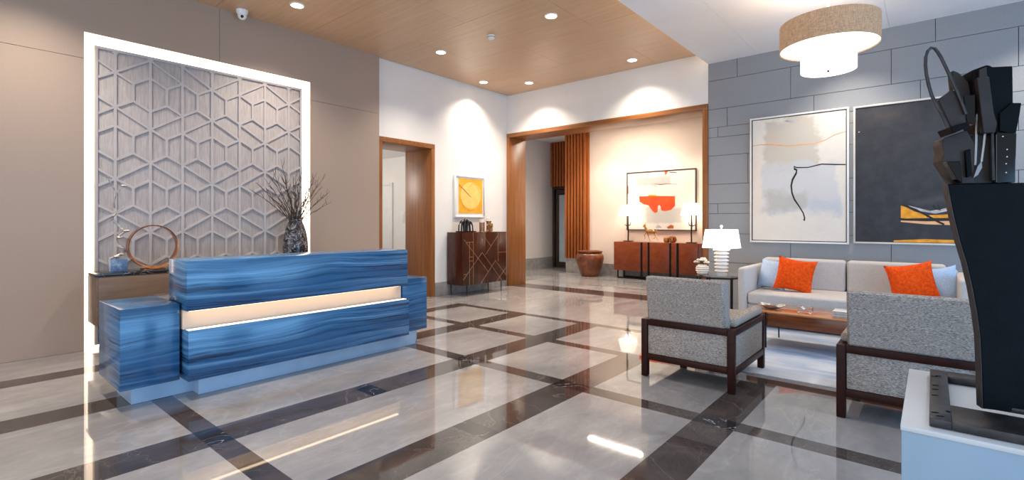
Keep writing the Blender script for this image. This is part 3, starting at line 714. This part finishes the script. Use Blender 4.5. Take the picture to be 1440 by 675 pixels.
# horse figurine
hx, hy, hz = -4.86, 10.6, .849
w = MB(); g_ = 'brass'
w.tube([(hx-.15, hy, hz+.33), (hx-.10, hy, hz+.31), (hx, hy, hz+.29), (hx+.10, hy, hz+.30), (hx+.14, hy, hz+.29)], [.03, .055, .05, .055, .03], g_, 10)
w.tube([(hx-.12, hy, hz+.32), (hx-.17, hy, hz+.42), (hx-.18, hy, hz+.49)], [.045, .035, .028], g_, 8)
w.tube([(hx-.165, hy, hz+.50), (hx-.215, hy, hz+.46), (hx-.235, hy, hz+.43)], [.03, .024, .016], g_, 8)
w.tube([(hx-.17, hy+.01, hz+.52), (hx-.165, hy+.01, hz+.545)], [.01, .003], g_, 6)
w.tube([(hx+.13, hy, hz+.31), (hx+.2, hy, hz+.32), (hx+.25, hy, hz+.27)], [.012, .018, .006], g_, 6)
for pts in ([(-.11, .27), (-.19, .20), (-.16, .12), (-.19, .08)], [(-.09, .26), (-.06, .15), (-.02, .07), (0, .0)], [(.09, .26), (.16, .2), (.13, .12), (.08, .1)], [(.11, .26), (.18, .17), (.20, .1), (.24, .05)]):
    w.tube([(hx+a, hy+(.02 if a > 0 else -.02), hz+max(b, .003)) for a, b in pts], [.024, .014, .010, .008], g_, 6)
bmesh.ops.transform(w.bm, matrix=Matrix.Translation((hx, hy, hz)) @ Matrix.Diagonal((.74, .6, .8, 1)) @ Matrix.Translation((-hx, -hy, -hz)), verts=w.bm.verts)
tag(w.build('horse_figurine'), 'small brass trotting horse figurine on the credenza', 'figurine')
for k, (dx, s_, lb) in enumerate(((-4.46, .075, 'smaller round brass apple on the credenza, nearer the brass horse'), (-4.33, .088, 'larger round brass apple on the credenza, touching its darker twin'))):
    w = MB(); pr = [(0, .14), (.3, .02), (.62, .05), (.93, .45), (1, .9), (.86, 1.4), (.5, 1.66), (.18, 1.6), (0, 1.5)]
    w.lathe([(a*s_, b*s_) for a, b in pr], (dx, 10.56, .849), 'rose_gold' if k else 'brass', 20)
    w.tube([(dx, 10.56, .849+1.5*s_), (dx+.008, 10.56, .849+1.85*s_)], .004, 'dark_bronze', 6)
    tag(w.build('brass_apple'), lb, 'ornament', 'brass apples on the credenza')
# big pot
w = MB(); w.lathe([(0, 0), (.20, 0), (.215, .02), (.29, .22), (.335, .42), (.325, .50), (.285, .55), (.27, .56), (.30, .575), (.305, .60), (.285, .605), (.255, .585), (.25, .55), (.27, .45), (0, .40)], (-6.33, 10.42, .002), 'pot_glaze', 40)
tag(w.build('planter_pot'), 'large round glazed brown pot standing on the floor beyond the opening', 'pot')

# ------------------------------------------------------------------ lounge: rug, side table, sofa, coffee table, armchairs
w = MB(); w.box(-1.95, 1.2, 4.60, 7.62, .001, .009, 'rug_silk', .002); tag(w.build('rug'), 'pale blue-grey streaked silky rug under the sofa group', 'rug')
tb = thing('side_table', (-2.17, 6.87, 0), 'black metal six-sided side table with glass top between sofa and opening', 'side table')
sx_, sy_, sr = -2.165, 6.87, .285
hexp = [(sx_+sr*math.cos(R(60*k+15)), sy_+sr*math.sin(R(60*k+15))) for k in range(6)]
w = MB(); w.prism(hexp, lambda a, b: (a, b, .588), lambda a, b: (a, b, .60), 'smoked_glass'); w.build('table_top', tb)
for z_, nm in ((.572, 'frame'), (.03, 'lower_frame')):
    w = MB()
    for k in range(6):
        a, b = hexp[k], hexp[(k+1) % 6]; w.tube([(a[0], a[1], z_), (b[0], b[1], z_)], .012, 'black_metal', 6)
    w.build(nm, tb)
for a in hexp: MB().tube([(a[0], a[1], .002 if a[0] < -1.96 else .011), (a[0], a[1], .586)], .011, 'black_metal', 8).build('leg', tb)
# ribbed white lamp
lx, ly, lz = -2.165, 6.93, .6015
lp = thing('table_lamp', (lx, ly, lz), 'white ribbed ceramic lamp with a square tapered shade on the side table', 'table lamp')
w = MB(); pr = [(0, 0), (.075, 0), (.075, .012), (.055, .02)]
for k in range(7):
    z_ = .02+k*.047; s_ = .105 if k == 6 else .085+.002*k
    pr += [(.068, z_+.006), (s_, z_+.016), (s_+.004, z_+.026), (.072, z_+.044)]
pr += [(.02, .355), (.012, .36), (.012, .375), (0, .375)]
w.lathe(pr, (lx, ly, lz), 'white_gloss', 32); w.build('base', lp)
w = MB(); ro = Matrix.Rotation(R(-8), 3, 'Z')
def ring4(h, z_): return [Vector((lx, ly, lz+z_)) + ro @ Vector((sx*h, sy*h*.8, 0)) for sx, sy in ((-1, -1), (1, -1), (1, 1), (-1, 1))]
a, b, c_, d_ = ring4(.195, .352), ring4(.165, .60), ring4(.16, .60), ring4(.19, .352)
vs = a+b+c_+d_; fs = []
for k in range(4):
    q_ = (k+1) % 4; fs += [(k, q_, 4+q_, 4+k), (4+k, 4+q_, 8+q_, 8+k), (8+k, 8+q_, 12+q_, 12+k), (12+k, 12+q_, q_, k)]
w.faces(vs, fs, 'lamp_white'); w.build('lamp_shade', lp)
w = MB(); w.lathe([(.006, .355), (.006, .62), (.012, .625), (.02, .645), (.012, .662), (0, .665)], (lx, ly, lz), 'white_gloss', 12); w.build('finial', lp)
# white textured vase and flowers
vx, vy = -2.36, 6.76
w = MB(); w.lathe([(0, 0), (.05, 0), (.075, .02), (.068, .03), (.088, .05), (.078, .06), (.09, .08), (.076, .09), (.082, .105), (.06, .115), (.055, .13), (.045, .13), (.04, .09), (0, .085)], (vx, vy, .6015), 'cream_coral', 24)
tag(w.build('vase'), 'small cream ridged round vase holding cream flowers on the side table', 'vase')
for k, (dx, dy, dz) in enumerate(((-.075, 0, .16), (-.03, -.02, .19), (.025, .01, .185), (.06, -.01, .16), (0, .03, .205))):
    w = MB(); w.tube([(vx+dx*.3, vy+dy*.3, .70), (vx+dx, vy+dy, .60+dz)], .004, 'twig_bark', 5)
    for j in range(7):
        a = j*.9; w.ell((vx+dx+.024*math.cos(a), vy+dy+.02*math.sin(a), .6015+dz+.006*(j % 2)), (.019, .015, .011), 'cream_coral', 7)
    tag(w.build('flower'), 'cream flower head in the small ridged vase', 'flower', 'cream flowers in the ridged vase')

# sofa
sf = thing('sofa', (-.78, 7.1, 0), 'long pale beige two-cushion sofa against the grey stone wall', 'sofa')
SX0, SX1, SY0, SY1 = -1.875, .325, 6.62, 7.66
w = MB(); w.box(SX0+.10, SX1-.10, SY0+.05, SY1-.06, .06, .285, 'sofa_fabric', .02, 3); w.build('base', sf)
w = MB(); w.box(SX0+.10, SX1-.10, SY1-.17, SY1, .06, .76, 'sofa_fabric', .03, 3); w.build('back_frame', sf)
for a, b in ((SX0, SX0+.105), (SX1-.125, SX1)):
    w = MB(); w.box(a, b, SY0, SY1-.01, .06, .73, 'sofa_fabric', .035, 4); w.build('armrest', sf)
w = MB(); nx, ny = 24, 10     # long bench seat cushion, softly crowned
a0, a1, b0, b1 = SX0+.112, SX1-.132, SY0+.015, 7.33
w.box(a0, a1, b0, b1, .288, .425, 'sofa_fabric', .03, 4)
bmesh.ops.subdivide_edges(w.bm, edges=[e for e in w.bm.edges if e.calc_length() > .4], cuts=15, use_grid_fill=True)
for v in w.bm.verts:
    if v.co.z > .38: v.co.z += .022*math.sin(math.pi*min(1, max(0, (v.co.x-a0)/(a1-a0))))*min(1, (v.co.y-b0)/.15)
w.build('seat_cushion', sf)
for a, b in ((-1.745, -.815), (-.802, .122)):
    w = MB(); w.box(a, b, 7.30, 7.485, .43, .825, 'sofa_fabric', .04, 4); w.build('back_cushion', sf)
for x_ in (SX0+.16, SX1-.16):
    for y_ in (SY0+.1, SY1-.1): B('leg', x_-.02, x_+.02, y_-.02, y_+.02, .010, .062, 'black_metal', sf)
def pillow(name, c, wd, ht, th, m, label, rz, rx, ry, grp):
    w = MB(); n_ = 14; vs = []; fs = []
    for side in (1, -1):
        for i in range(n_+1):
            for j in range(n_+1):
                u, v = 2*i/n_-1, 2*j/n_-1
                pin = 1-.13*(1-abs(u)**2.5)*abs(v)**3; pin2 = 1-.10*(1-abs(v)**2.5)*abs(u)**3
                t_ = max(0, (1-u*u))**.42*max(0, (1-v*v))**.42*th/2*(1-.12*math.sin(3*u+2*v))
                vs.append((u*wd/2*pin2, -side*t_, v*ht/2*pin))
    K = (n_+1)**2
    for s_ in (0, 1):
        for i in range(n_):
            for j in range(n_):
                a = s_*K+i*(n_+1)+j; fs.append((a, a+1, a+n_+2, a+n_+1) if s_ else (a, a+n_+1, a+n_+2, a+1))
    w.faces(vs, fs, m); o = w.build(name, origin=(0, 0, 0), ang=60)
    o.location = c; o.rotation_euler = (R(rx), R(ry), R(rz)); return tag(o, label, 'pillow', grp)
pillow('throw_pillow', (-1.57, 7.10, .622), .40, .40, .13, 'blue_linen', 'pale blue pillow behind the orange one at the sofa end by the lamp table', -22, -14, 4, 'pale blue sofa pillows')
pillow('throw_pillow', (-1.30, 6.97, .645), .43, .43, .13, 'orange_velvet', 'bright orange pillow at the sofa end by the lamp table', 3, -16, 8, 'orange sofa pillows')
pillow('throw_pillow', (-.17, 6.97, .645), .43, .43, .13, 'orange_velvet', 'bright orange pillow at the sofa end behind the black sculpture', 6, -16, -11, 'orange sofa pillows')
pillow('throw_pillow', (.05, 7.11, .622), .38, .40, .13, 'blue_linen', 'pale blue pillow behind the orange one at the sofa end behind the sculpture', 14, -14, -8, 'pale blue sofa pillows')

# coffee table
ct = thing('coffee_table', (-.75, 5.9, 0), 'low glossy walnut coffee table with thick sides on thin black rod legs', 'coffee table')
TX0, TX1, TY0, TY1, TZ0, TZ1 = -1.50, .05, 5.612, 6.17, .235, .375
B('apron', TX0, TX1, TY0, TY1, TZ0, TZ1-.016, 'walnut', ct, .002); B('table_top', TX0, TX1, TY0, TY1, TZ1-.0155, TZ1, 'walnut_top', ct, .002)
for x_ in (-1.31, -.14):
    for y_ in (TY0-.008, TY1+.008): MB().tube([(x_, y_, .010), (x_, y_, TZ1-.004)], .0075, 'black_metal', 8).build('leg', ct)
w = MB(); vs = []; fs = []; n_ = 28   # leaf bowl
for ri, (rr, zz) in enumerate(((0, .006), (.4, .004), (.75, .02), (1.0, .045), (1.0, .05), (.72, .026), (0, .012))):
    for k in range(n_):
        a = 2*math.pi*k/n_; wob = 1+.10*math.sin(5*a+.4)*(rr > .9); lift = .012*math.sin(3*a)*(rr > .9)
        vs.append((-1.31+.125*rr*wob*math.cos(a), 5.83+.085*rr*wob*math.sin(a), TZ1+.0015+zz*.9+lift))
for r_ in range(6):
    for k in range(n_): fs.append((r_*n_+k, r_*n_+(k+1) % n_, (r_+1)*n_+(k+1) % n_, (r_+1)*n_+k))
w.faces(vs, fs, 'silver'); tag(w.build('bowl'), 'shallow silver leaf-shaped bowl on the coffee table', 'bowl')
w = MB(); gx, gy, gs = -.985, 5.80, .062
outer = [(-gs, 0), (gs, 0), (gs, .06), (gs*.55, .06), (0, .028), (-gs*.55, .06), (-gs, .06)]
w.prism(outer, lambda a, b: (gx+a, gy-gs*.8, TZ1+.0015+b), lambda a, b: (gx+a, gy+gs*.8, TZ1+.0015+b), 'clear_glass', .003)
tag(w.build('ashtray'), 'square clear glass ashtray on the coffee table', 'ashtray')
for k, (z0, h_, m) in enumerate(((0, .022, 'white_gloss'), (.0225, .02, 'frame_silver'), (.043, .02, 'white_gloss'))):
    w = MB(); z0 += TZ1+.0015
    w.box(-.74, -.50, 5.70, 5.88, z0, z0+h_, m, .002); w.box(-.737, -.502, 5.697, 5.70, z0+.004, z0+h_-.004, 'paint_grey')
    tag(w.build('book'), ('bottom', 'middle', 'top')[k] + ' pale book of the stack half hidden behind the armchair on the coffee table', 'book', 'books on the coffee table')

# armchair (built in world place, then copied)
def chair():
    x0, x1, y0, y1 = -1.885, -1.135, 3.93, 4.83
    c = thing('armchair', ((x0+x1)/2, (y0+y1)/2, 0), 'grey tweed armchair with dark wood frame, nearer the lamp side table', 'armchair', 'tweed armchairs')
    W = 'chair_wood'; L = .052
    for xa in (x0, x1-L):
        B('leg', xa, xa+L, y0, y0+L, .003, .485, W, c, .004); B('leg', xa, xa+L, y1-L, y1, .0105, .485, W, c, .004)
        B('arm_rail', xa, xa+L, y0+L+.0005, y1-L-.0005, .435, .485, W, c, .004); B('side_rail', xa, xa+L, y0+L+.0005, y1-L-.0005, .135, .185, W, c, .004)
    B('back_rail', x0+L+.0005, x1-L-.0005, y0, y0+L, .435, .487, W, c, .004); B('back_rail', x0+L+.0005, x1-L-.0005, y0, y0+L, .145, .197, W, c, .004)
    B('front_rail', x0+L+.0005, x1-L-.0005, y1-L, y1, .145, .197, W, c, .004)
    i = .048
    w = MB(); w.box(x0+L+.003, x1-L-.003, y0+.018, y1-.02, .1975, .40, 'tweed', .012, 3); w.build('seat_base', c)
    w = MB(); w.box(x0+.115, x1-.115, y0+.14, y1-.005, .402, .50, 'tweed', .03, 4); w.build('seat_cushion', c)
    w = MB()      # reclined back pad
    prof = [(y0+.012, .405), (y0+.055, .405)]
    sec = [(y0+.054, .402), (y0+.135, .402), (y0+.075, .845), (y0-.055, .855), (y0-.052, .80), (y0-.006, .4875), (y0+.054, .4875)]
    w.prism(sec, lambda a, b: (x0+.062, a, b), lambda a, b: (x1-.062, a, b), 'tweed', .014); w.build('backrest', c)
    w = MB(); w.box(x0+L+.004, x1-L-.004, y0+.012, y0+.053, .1975, .4345, 'tweed', .006); w.build('back_panel', c)
    for s_, xa in ((1, x0), (-1, x1)):
        a, b = sorted((xa+s_*.012, xa+s_*.112)); 
        w = MB(); w.box(a, b, y0+.10, y1-.03, .4855, .55, 'tweed', .026, 4); w.build('arm_pad', c)
        a, b = sorted((xa+s_*.010, xa+s_*.0535)); w = MB(); w.box(a, b, y0+L+.004, y1-L-.004, .1855, .4345, 'tweed', .008, 3); w.build('side_panel', c)
    return c
A1 = chair(); A2 = copy_tree(A1); A2.location.x += 1.395; A2.location.y += .005
A2['label'] = 'grey tweed armchair with dark wood frame, partly hidden by the white plinth'

# ------------------------------------------------------------------ white plinth and the black sculpture
pl = thing('plinth', (.25, 2.05, 0), 'white box plinth in the foreground carrying the black sculpture', 'plinth')
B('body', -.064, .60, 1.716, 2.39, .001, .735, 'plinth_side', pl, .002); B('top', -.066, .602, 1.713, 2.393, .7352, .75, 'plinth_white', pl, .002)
sc = thing('sculpture', (.2, 2.0, .751), 'tall black metal assembled sculpture on the white plinth', 'sculpture')
w = MB(); z0, z1 = .7515, .775
for a, b, c_, d_ in ((-.006, .040, 1.745, 2.33), (.34, .40, 1.745, 2.33), (.040, .34, 1.745, 1.905), (.040, .34, 2.255, 2.33)): w.box(a, b, c_, d_, z0, z1, 'gun_steel', .002)
w.build('base_plate', sc)
for x_, y_ in ((.006, 1.80), (.016, 1.775), (.006, 1.98), (.007, 2.05), (.008, 2.10), (.006, 2.22), (.016, 2.235)):
    MB().obox(Matrix.Translation((x_, y_, z1+.0006)) @ Matrix.Rotation(.4, 4, 'Z') @ Matrix.Diagonal((.016, .006, .0012, 1)), 'lens_black').build('slot', sc)
MB().lathe([(0, 0), (.005, 0), (.005, .002), (0, .002)], (.034, 1.83, z1), 'lens_black', 10).build('bolt', sc)
an = R(20); dx_, dy_ = math.cos(an), math.sin(an); P0 = Vector((.03, 1.88, 0))
def SP(s_, z_, off=0.0): return (P0.x+s_*dx_-off*dy_, P0.y+s_*dy_+off*dx_, z_)
left = [(.005, 1.408), (.011, 1.365), (.020, 1.31), (.033, 1.245), (.048, 1.185), (.061, 1.115), (.071, 1.046), (.078, .98), (.081, .90), (.084, .779)]
right = [(.40-a, b) for a, b in left][::-1]
w = MB(); w.prism(left+right, lambda a, b: SP(a, b, 0), lambda a, b: SP(a, b, .032), 'black_steel', .002); w.build('body_panel', sc)
w = MB(); band = [(a-.0003, b) for a, b in left] + [(a-.0016, b) for a, b in left][::-1]
w.prism(band, lambda a, b: SP(a, b, 0), lambda a, b: SP(a, b, .032), 'gun_steel'); w.build('lit_edge', sc)  # paler strip standing in for light caught on the panel's left edge
w = MB(); w.box(.12, .30, 1.93, 2.0, .7755, .79, 'gun_steel', .002); w.build('foot_block', sc)
pieces = {
 'head_block': ([(.059, 1.726), (.092, 1.738), (.100, 1.735), (.104, 1.731), (.148, 1.729), (.149, 1.617), (.142, 1.559), (.115, 1.545), (.088, 1.543), (.067, 1.594)], .0, .09, 'black_steel'),
 'leaf_plate': ([(.022, 1.734), (.026, 1.735), (.037, 1.728), (.050, 1.712), (.059, 1.70), (.064, 1.676), (.064, 1.60), (.032, 1.61)], .02, .05, 'dark_bronze'),
 'tilted_plate': ([(-.025, 1.645), (-.014, 1.655), (.006, 1.673), (.018, 1.666), (.040, 1.576), (.005, 1.564)], -.02, .0, 'dark_bronze'),
 'ledge': ([(-.002, 1.566), (.039, 1.578), (.043, 1.565), (.006, 1.548)], -.03, .05, 'black_steel'),
 'torso_plate': ([(-.005, 1.538), (.020, 1.549), (.048, 1.559), (.066, 1.52), (.066, 1.4085), (.024, 1.4085), (.008, 1.44), (-.010, 1.475), (-.004, 1.50), (-.009, 1.52)], .0, .06, 'dark_bronze'),
 'wedge': ([(-.010, 1.469), (.021, 1.47), (.026, 1.4085), (.014, 1.418)], -.03, -.002, 'lens_black'),
 'dark_block': ([(.035, 1.654), (.062, 1.656), (.062, 1.572), (.042, 1.577)], -.012, .02, 'lens_black'),
 'side_plate': ([(.142, 1.627), (.164, 1.625), (.160, 1.59), (.152, 1.539), (.117, 1.551), (.117, 1.60)], -.006, .03, 'black_steel'),
 'perforated_block': ([(.108, 1.548), (.152, 1.543), (.149, 1.4085), (.108, 1.4085)], -.01, .08, 'lens_black'),
 'centre_plate': ([(.062, 1.70), (.088, 1.70), (.098, 1.60), (.105, 1.57), (.100, 1.545), (.075, 1.545)], -.022, -.002, 'dark_bronze'),
 'scrap_plate': ([(.072, 1.725), (.088, 1.731), (.094, 1.66), (.082, 1.64), (.070, 1.66)], -.008, -.001, 'dark_bronze'),
 'thin_strip': ([(.098, 1.59), (.104, 1.59), (.108, 1.415), (.101, 1.415)], -.008, .004, 'gun_steel'),
 'hinge_block': ([(.040, 1.50), (.052, 1.505), (.056, 1.43), (.044, 1.425)], -.010, -.001, 'black_steel'),
 'spine_plate': ([(.064, 1.55), (.108, 1.55), (.111, 1.4085), (.058, 1.4085)], .012, .05, 'dark_bronze'),
}
for nm, (pts, o0, o1, m) in pieces.items():
    w = MB(); w.prism(pts, lambda a, b, o0=o0: SP(a, b, o0), lambda a, b, o1=o1: SP(a, b, o1), m, .0015); w.build(nm, sc)
w = MB(); w.tube([SP(a, b, .0) for a, b in ((.066, 1.46), (.068, 1.514), (.069, 1.56), (.070, 1.601), (.074, 1.607), (.079, 1.605))], .0028, 'pale_steel', 6); w.tube([SP(a, b, -.004) for a, b in ((.089, 1.59), (.083, 1.513), (.078, 1.468))], .0028, 'pale_steel', 6)
w.prism([(.060, 1.424), (.069, 1.455), (.078, 1.470), (.079, 1.452), (.070, 1.432)], lambda a, b: SP(a, b, -.006), lambda a, b: SP(a, b, .004), 'pale_steel'); w.build('fork', sc)
w = MB(); lp_ = [(-.005, 1.566), (-.012, 1.585), (-.017, 1.60), (-.033, 1.636), (-.042, 1.66), (-.049, 1.69), (-.054, 1.72), (-.056, 1.746), (-.0555, 1.768), (-.051, 1.785), (-.043, 1.794), (-.035, 1.791), (-.028, 1.78), (-.020, 1.763), (0, 1.71), (.016, 1.664), (.030, 1.62), (.036, 1.60)]
w.tube([SP(a, b, -.024) for a, b in lp_], .0042, 'gun_steel', 10); w.build('loop_rod', sc)
w = MB()
for a, b in ((.131, 1.499), (.131, 1.479), (.129, 1.46), (.129, 1.436), (.122, 1.535)): w.ell(SP(a, b, -.0105), (.0018, .0018, .0018), 'white_gloss', 6)
w.build('rivet', sc)

# ------------------------------------------------------------------ ceiling fittings
pn = thing('pendant_lamp', (-.775, 5.7, 2.77), 'two-tier drum pendant lamp with linen upper shade hanging from the white ceiling', 'pendant lamp')
pc = (-.775, 5.7, 0)
w = MB(); w.lathe([(.420, 3.0), (.420, 3.248), (.414, 3.248), (.414, 3.0)], pc, 'linen_shade', 64); w.faces([], [], 'linen_shade'); w.build('outer_shade', pn)
w = MB(); w.lathe([(0.0, 3.012), (.413, 3.012), (.413, 3.018), (0, 3.018)], pc, 'pendant_white', 64); w.build('outer_diffuser', pn)
w = MB(); w.lathe([(.235, 2.778), (.235, 3.011), (.231, 3.011), (.231, 2.778)], pc, 'pendant_white', 64); w.build('inner_shade', pn)
w = MB(); w.lathe([(0.0, 2.784), (.2305, 2.784), (.2305, 2.79), (0, 2.79)], pc, 'pendant_white', 64); w.build('inner_diffuser', pn)
w = MB(); w.lathe([(0, 2.762), (.008, 2.766), (.010, 2.774), (.006, 2.783), (0, 2.783)], pc, 'black_metal', 12); w.build('finial', pn)
w = MB(); w.lathe([(.012, 3.019), (.012, ZS-.022), (0.0, ZS-.022)], pc, 'white_gloss', 12); w.build('rod', pn)
w = MB(); w.lathe([(0, 0), (.07, 0), (.075, .008), (.075, .021), (0, .021)], (pc[0], pc[1], ZS-.0225), 'white_gloss', 24); w.build('canopy', pn)
spots = [(-5.74, 2.858, 'round downlight in the wooden ceiling above the desk'), (-3.623, 5.044, 'round downlight in the middle of the wooden ceiling beyond the smoke detector'), (-5.666, 5.045, 'round downlight in the wooden ceiling before the doorway'),
         (-6.275, 6.623, 'small round downlight in the wooden ceiling above the yellow picture'), (-5.667, 7.197, 'round downlight in the wooden ceiling near the white corner'), (-3.626, 7.241, 'round downlight in the wooden ceiling above the opening, nearest the white ceiling')]
for x_, y_, lb in spots:
    d = thing('ceiling_downlight', (x_, y_, ZW-.012), lb, 'ceiling light', 'downlights in the wooden ceiling')
    w = MB(); w.lathe([(.069, 0), (.082, .002), (.085, .0115), (.069, .0115)], (x_, y_, ZW-.012), 'white_gloss', 24); w.build('trim_ring', d)
    w = MB(); w.lathe([(0, .004), (.0685, .004), (.0685, .0115), (0, .0115)], (x_, y_, ZW-.012), 'downlight_lens', 24); w.build('lens', d)
sd = thing('smoke_detector', (-4.64, 5.05, ZW-.05), 'white round smoke detector on the wooden ceiling', 'smoke detector')
w = MB(); w.lathe([(0, .0), (.03, 0), (.05, .012), (.054, .03), (.054, .0495), (0, .0495)], (-4.64, 5.05, ZW-.05), 'white_plastic', 24); w.build('body', sd)
w = MB(); w.lathe([(.0545, .02), (.0555, .02), (.0555, .026), (.0545, .026)], (-4.64, 5.05, ZW-.05), 'gun_steel', 24); w.build('vent', sd)
cm = thing('security_camera', (-6.40, 2.50, ZW-.11), 'white dome security camera on the ceiling edge above the lit panel', 'security camera')
w = MB(); w.lathe([(.045, .05), (.062, .075), (.066, .1095), (0, .1095)], (-6.40, 2.50, ZW-.11), 'white_plastic', 24); w.build('base', cm)
w = MB(); w.ell((-6.40, 2.50, ZW-.065), (.05, .05, .05), 'white_plastic', 18); w.build('ball', cm)
w = MB(); w.ell((-6.36, 2.485, ZW-.088), (.018, .018, .018), 'lens_black', 10); w.build('lens', cm)

cv = B('cove_light', XS-.012, XS-.002, -2.5, YB-.05, 3.735, 3.765, 'led_strip')
tag(cv, 'warm light strip in the cove between the wooden and the white ceiling', 'light strip')
# ------------------------------------------------------------------ light
def light(kind, name, loc, energy, col, rot=None, **kw):
    d = bpy.data.lights.new(name, kind); d.energy = energy; d.color = col
    for k, v in kw.items(): setattr(d, k, v)
    o = bpy.data.objects.new(name, d); COL.objects.link(o); o.location = loc
    if rot: o.rotation_euler = rot
    return o
WARM = (1.0, .88, .74)
for x_, y_, lb in spots:
    light('SPOT', 'downlight_or_fill_beam', (x_, y_, ZW-.02), 230, WARM, (0, 0, 0), spot_size=R(120), spot_blend=1.0, shadow_soft_size=.05)
for x_, y_ in ((-3.6, 2.86), (-5.74, .6), (-3.6, .6)):      # the rest of the ceiling's grid, out of view
    light('SPOT', 'downlight_or_fill_beam', (x_, y_, ZW-.02), 230, WARM, (0, 0, 0), spot_size=R(120), spot_blend=1.0, shadow_soft_size=.05)
for x_, y_ in ((-.8, 7.1), (.9, 7.1), (.9, 3.6)):
    light('SPOT', 'downlight_or_fill_beam', (x_, y_, ZS-.02), 130, (1, .9, .78), (0, 0, 0), spot_size=R(110), spot_blend=.8, shadow_soft_size=.06)
light('POINT', 'pendant_bulb', (-.775, 5.7, 3.20), 30, (1, .84, .66), shadow_soft_size=.12)
for x_, y_ in ((-6.0, 10.0), (-4.6, 10.1), (-3.3, 10.1)):
    light('SPOT', 'downlight_or_fill_beam', (x_, y_, 3.57), 115, WARM, (0, 0, 0), spot_size=R(110), spot_blend=.7, shadow_soft_size=.06)
lf = B('linear_ceiling_light', -5.92, -4.62, 9.66, 9.74, 3.57, 3.599, 'led_strip')
tag(lf, 'slim warm linear ceiling light in the room beyond the opening, mirrored in the floor', 'ceiling light')
light('AREA', 'linear_beam', (-5.27, 9.70, 3.565), 70, WARM, (0, 0, 0), shape='RECTANGLE', size=1.28, size_y=.06)
light('SPOT', 'downlight_or_fill_beam', (-7.6, 9.2, 3.57), 260, WARM, (0, 0, 0), spot_size=R(120), spot_blend=1.0, shadow_soft_size=.06)  # extra spot without a fitting, added to brighten the grey wall beyond
light('POINT', 'lamp_bulb', (-5.41, 10.6, 1.40), 4, WARM, shadow_soft_size=.08); light('POINT', 'lamp_bulb', (-3.93, 10.6, 1.40), 4, WARM, shadow_soft_size=.08)
light('POINT', 'lamp_bulb', (-2.165, 6.93, 1.08), 5, WARM, shadow_soft_size=.06)
light('POINT', 'hall_bulb', (-8.9, 4.6, 2.3), 55, (1, .93, .84), shadow_soft_size=.35)
light('AREA', 'daylight_side', (XE+.3, 2.2, .95), 260, (.23, .56, .98), (0, R(90), 0), shape='RECTANGLE', size=1.7, size_y=8.0)
light('AREA', 'daylight_entrance', (-1.5, YE-.2, 1.7), 150, (.82, .90, 1.0), (R(90), 0, 0), shape='RECTANGLE', size=8.0, size_y=3.2)
wd_ = bpy.data.worlds.new('sky'); scene.world = wd_; wd_.use_nodes = True
bg = wd_.node_tree.nodes['Background']; bg.inputs[0].default_value = (.86, .92, 1.0, 1); bg.inputs[1].default_value = .5

# ------------------------------------------------------------------ camera
cam = bpy.data.cameras.new('camera'); co = bpy.data.objects.new('camera', cam); COL.objects.link(co)
co.location = (0, 0, 1.30); co.rotation_euler = (R(90), 0, .7013)
cam.sensor_fit = 'HORIZONTAL'; cam.sensor_width = 36.0; cam.lens = 36.0*699.6/1440.0
cam.shift_y = -(337.5-312.4)/1440.0
cam.clip_start = .05
scene.camera = co
vs_ = scene.view_settings; vs_.view_transform = 'Standard'; vs_.look = 'None'; vs_.gamma = 1.0; vs_.use_curve_mapping = False
vs_.exposure = 0.0
scene.cycles.use_denoising = True
scene.cycles.max_bounces = 8; scene.cycles.sample_clamp_indirect = 6.0
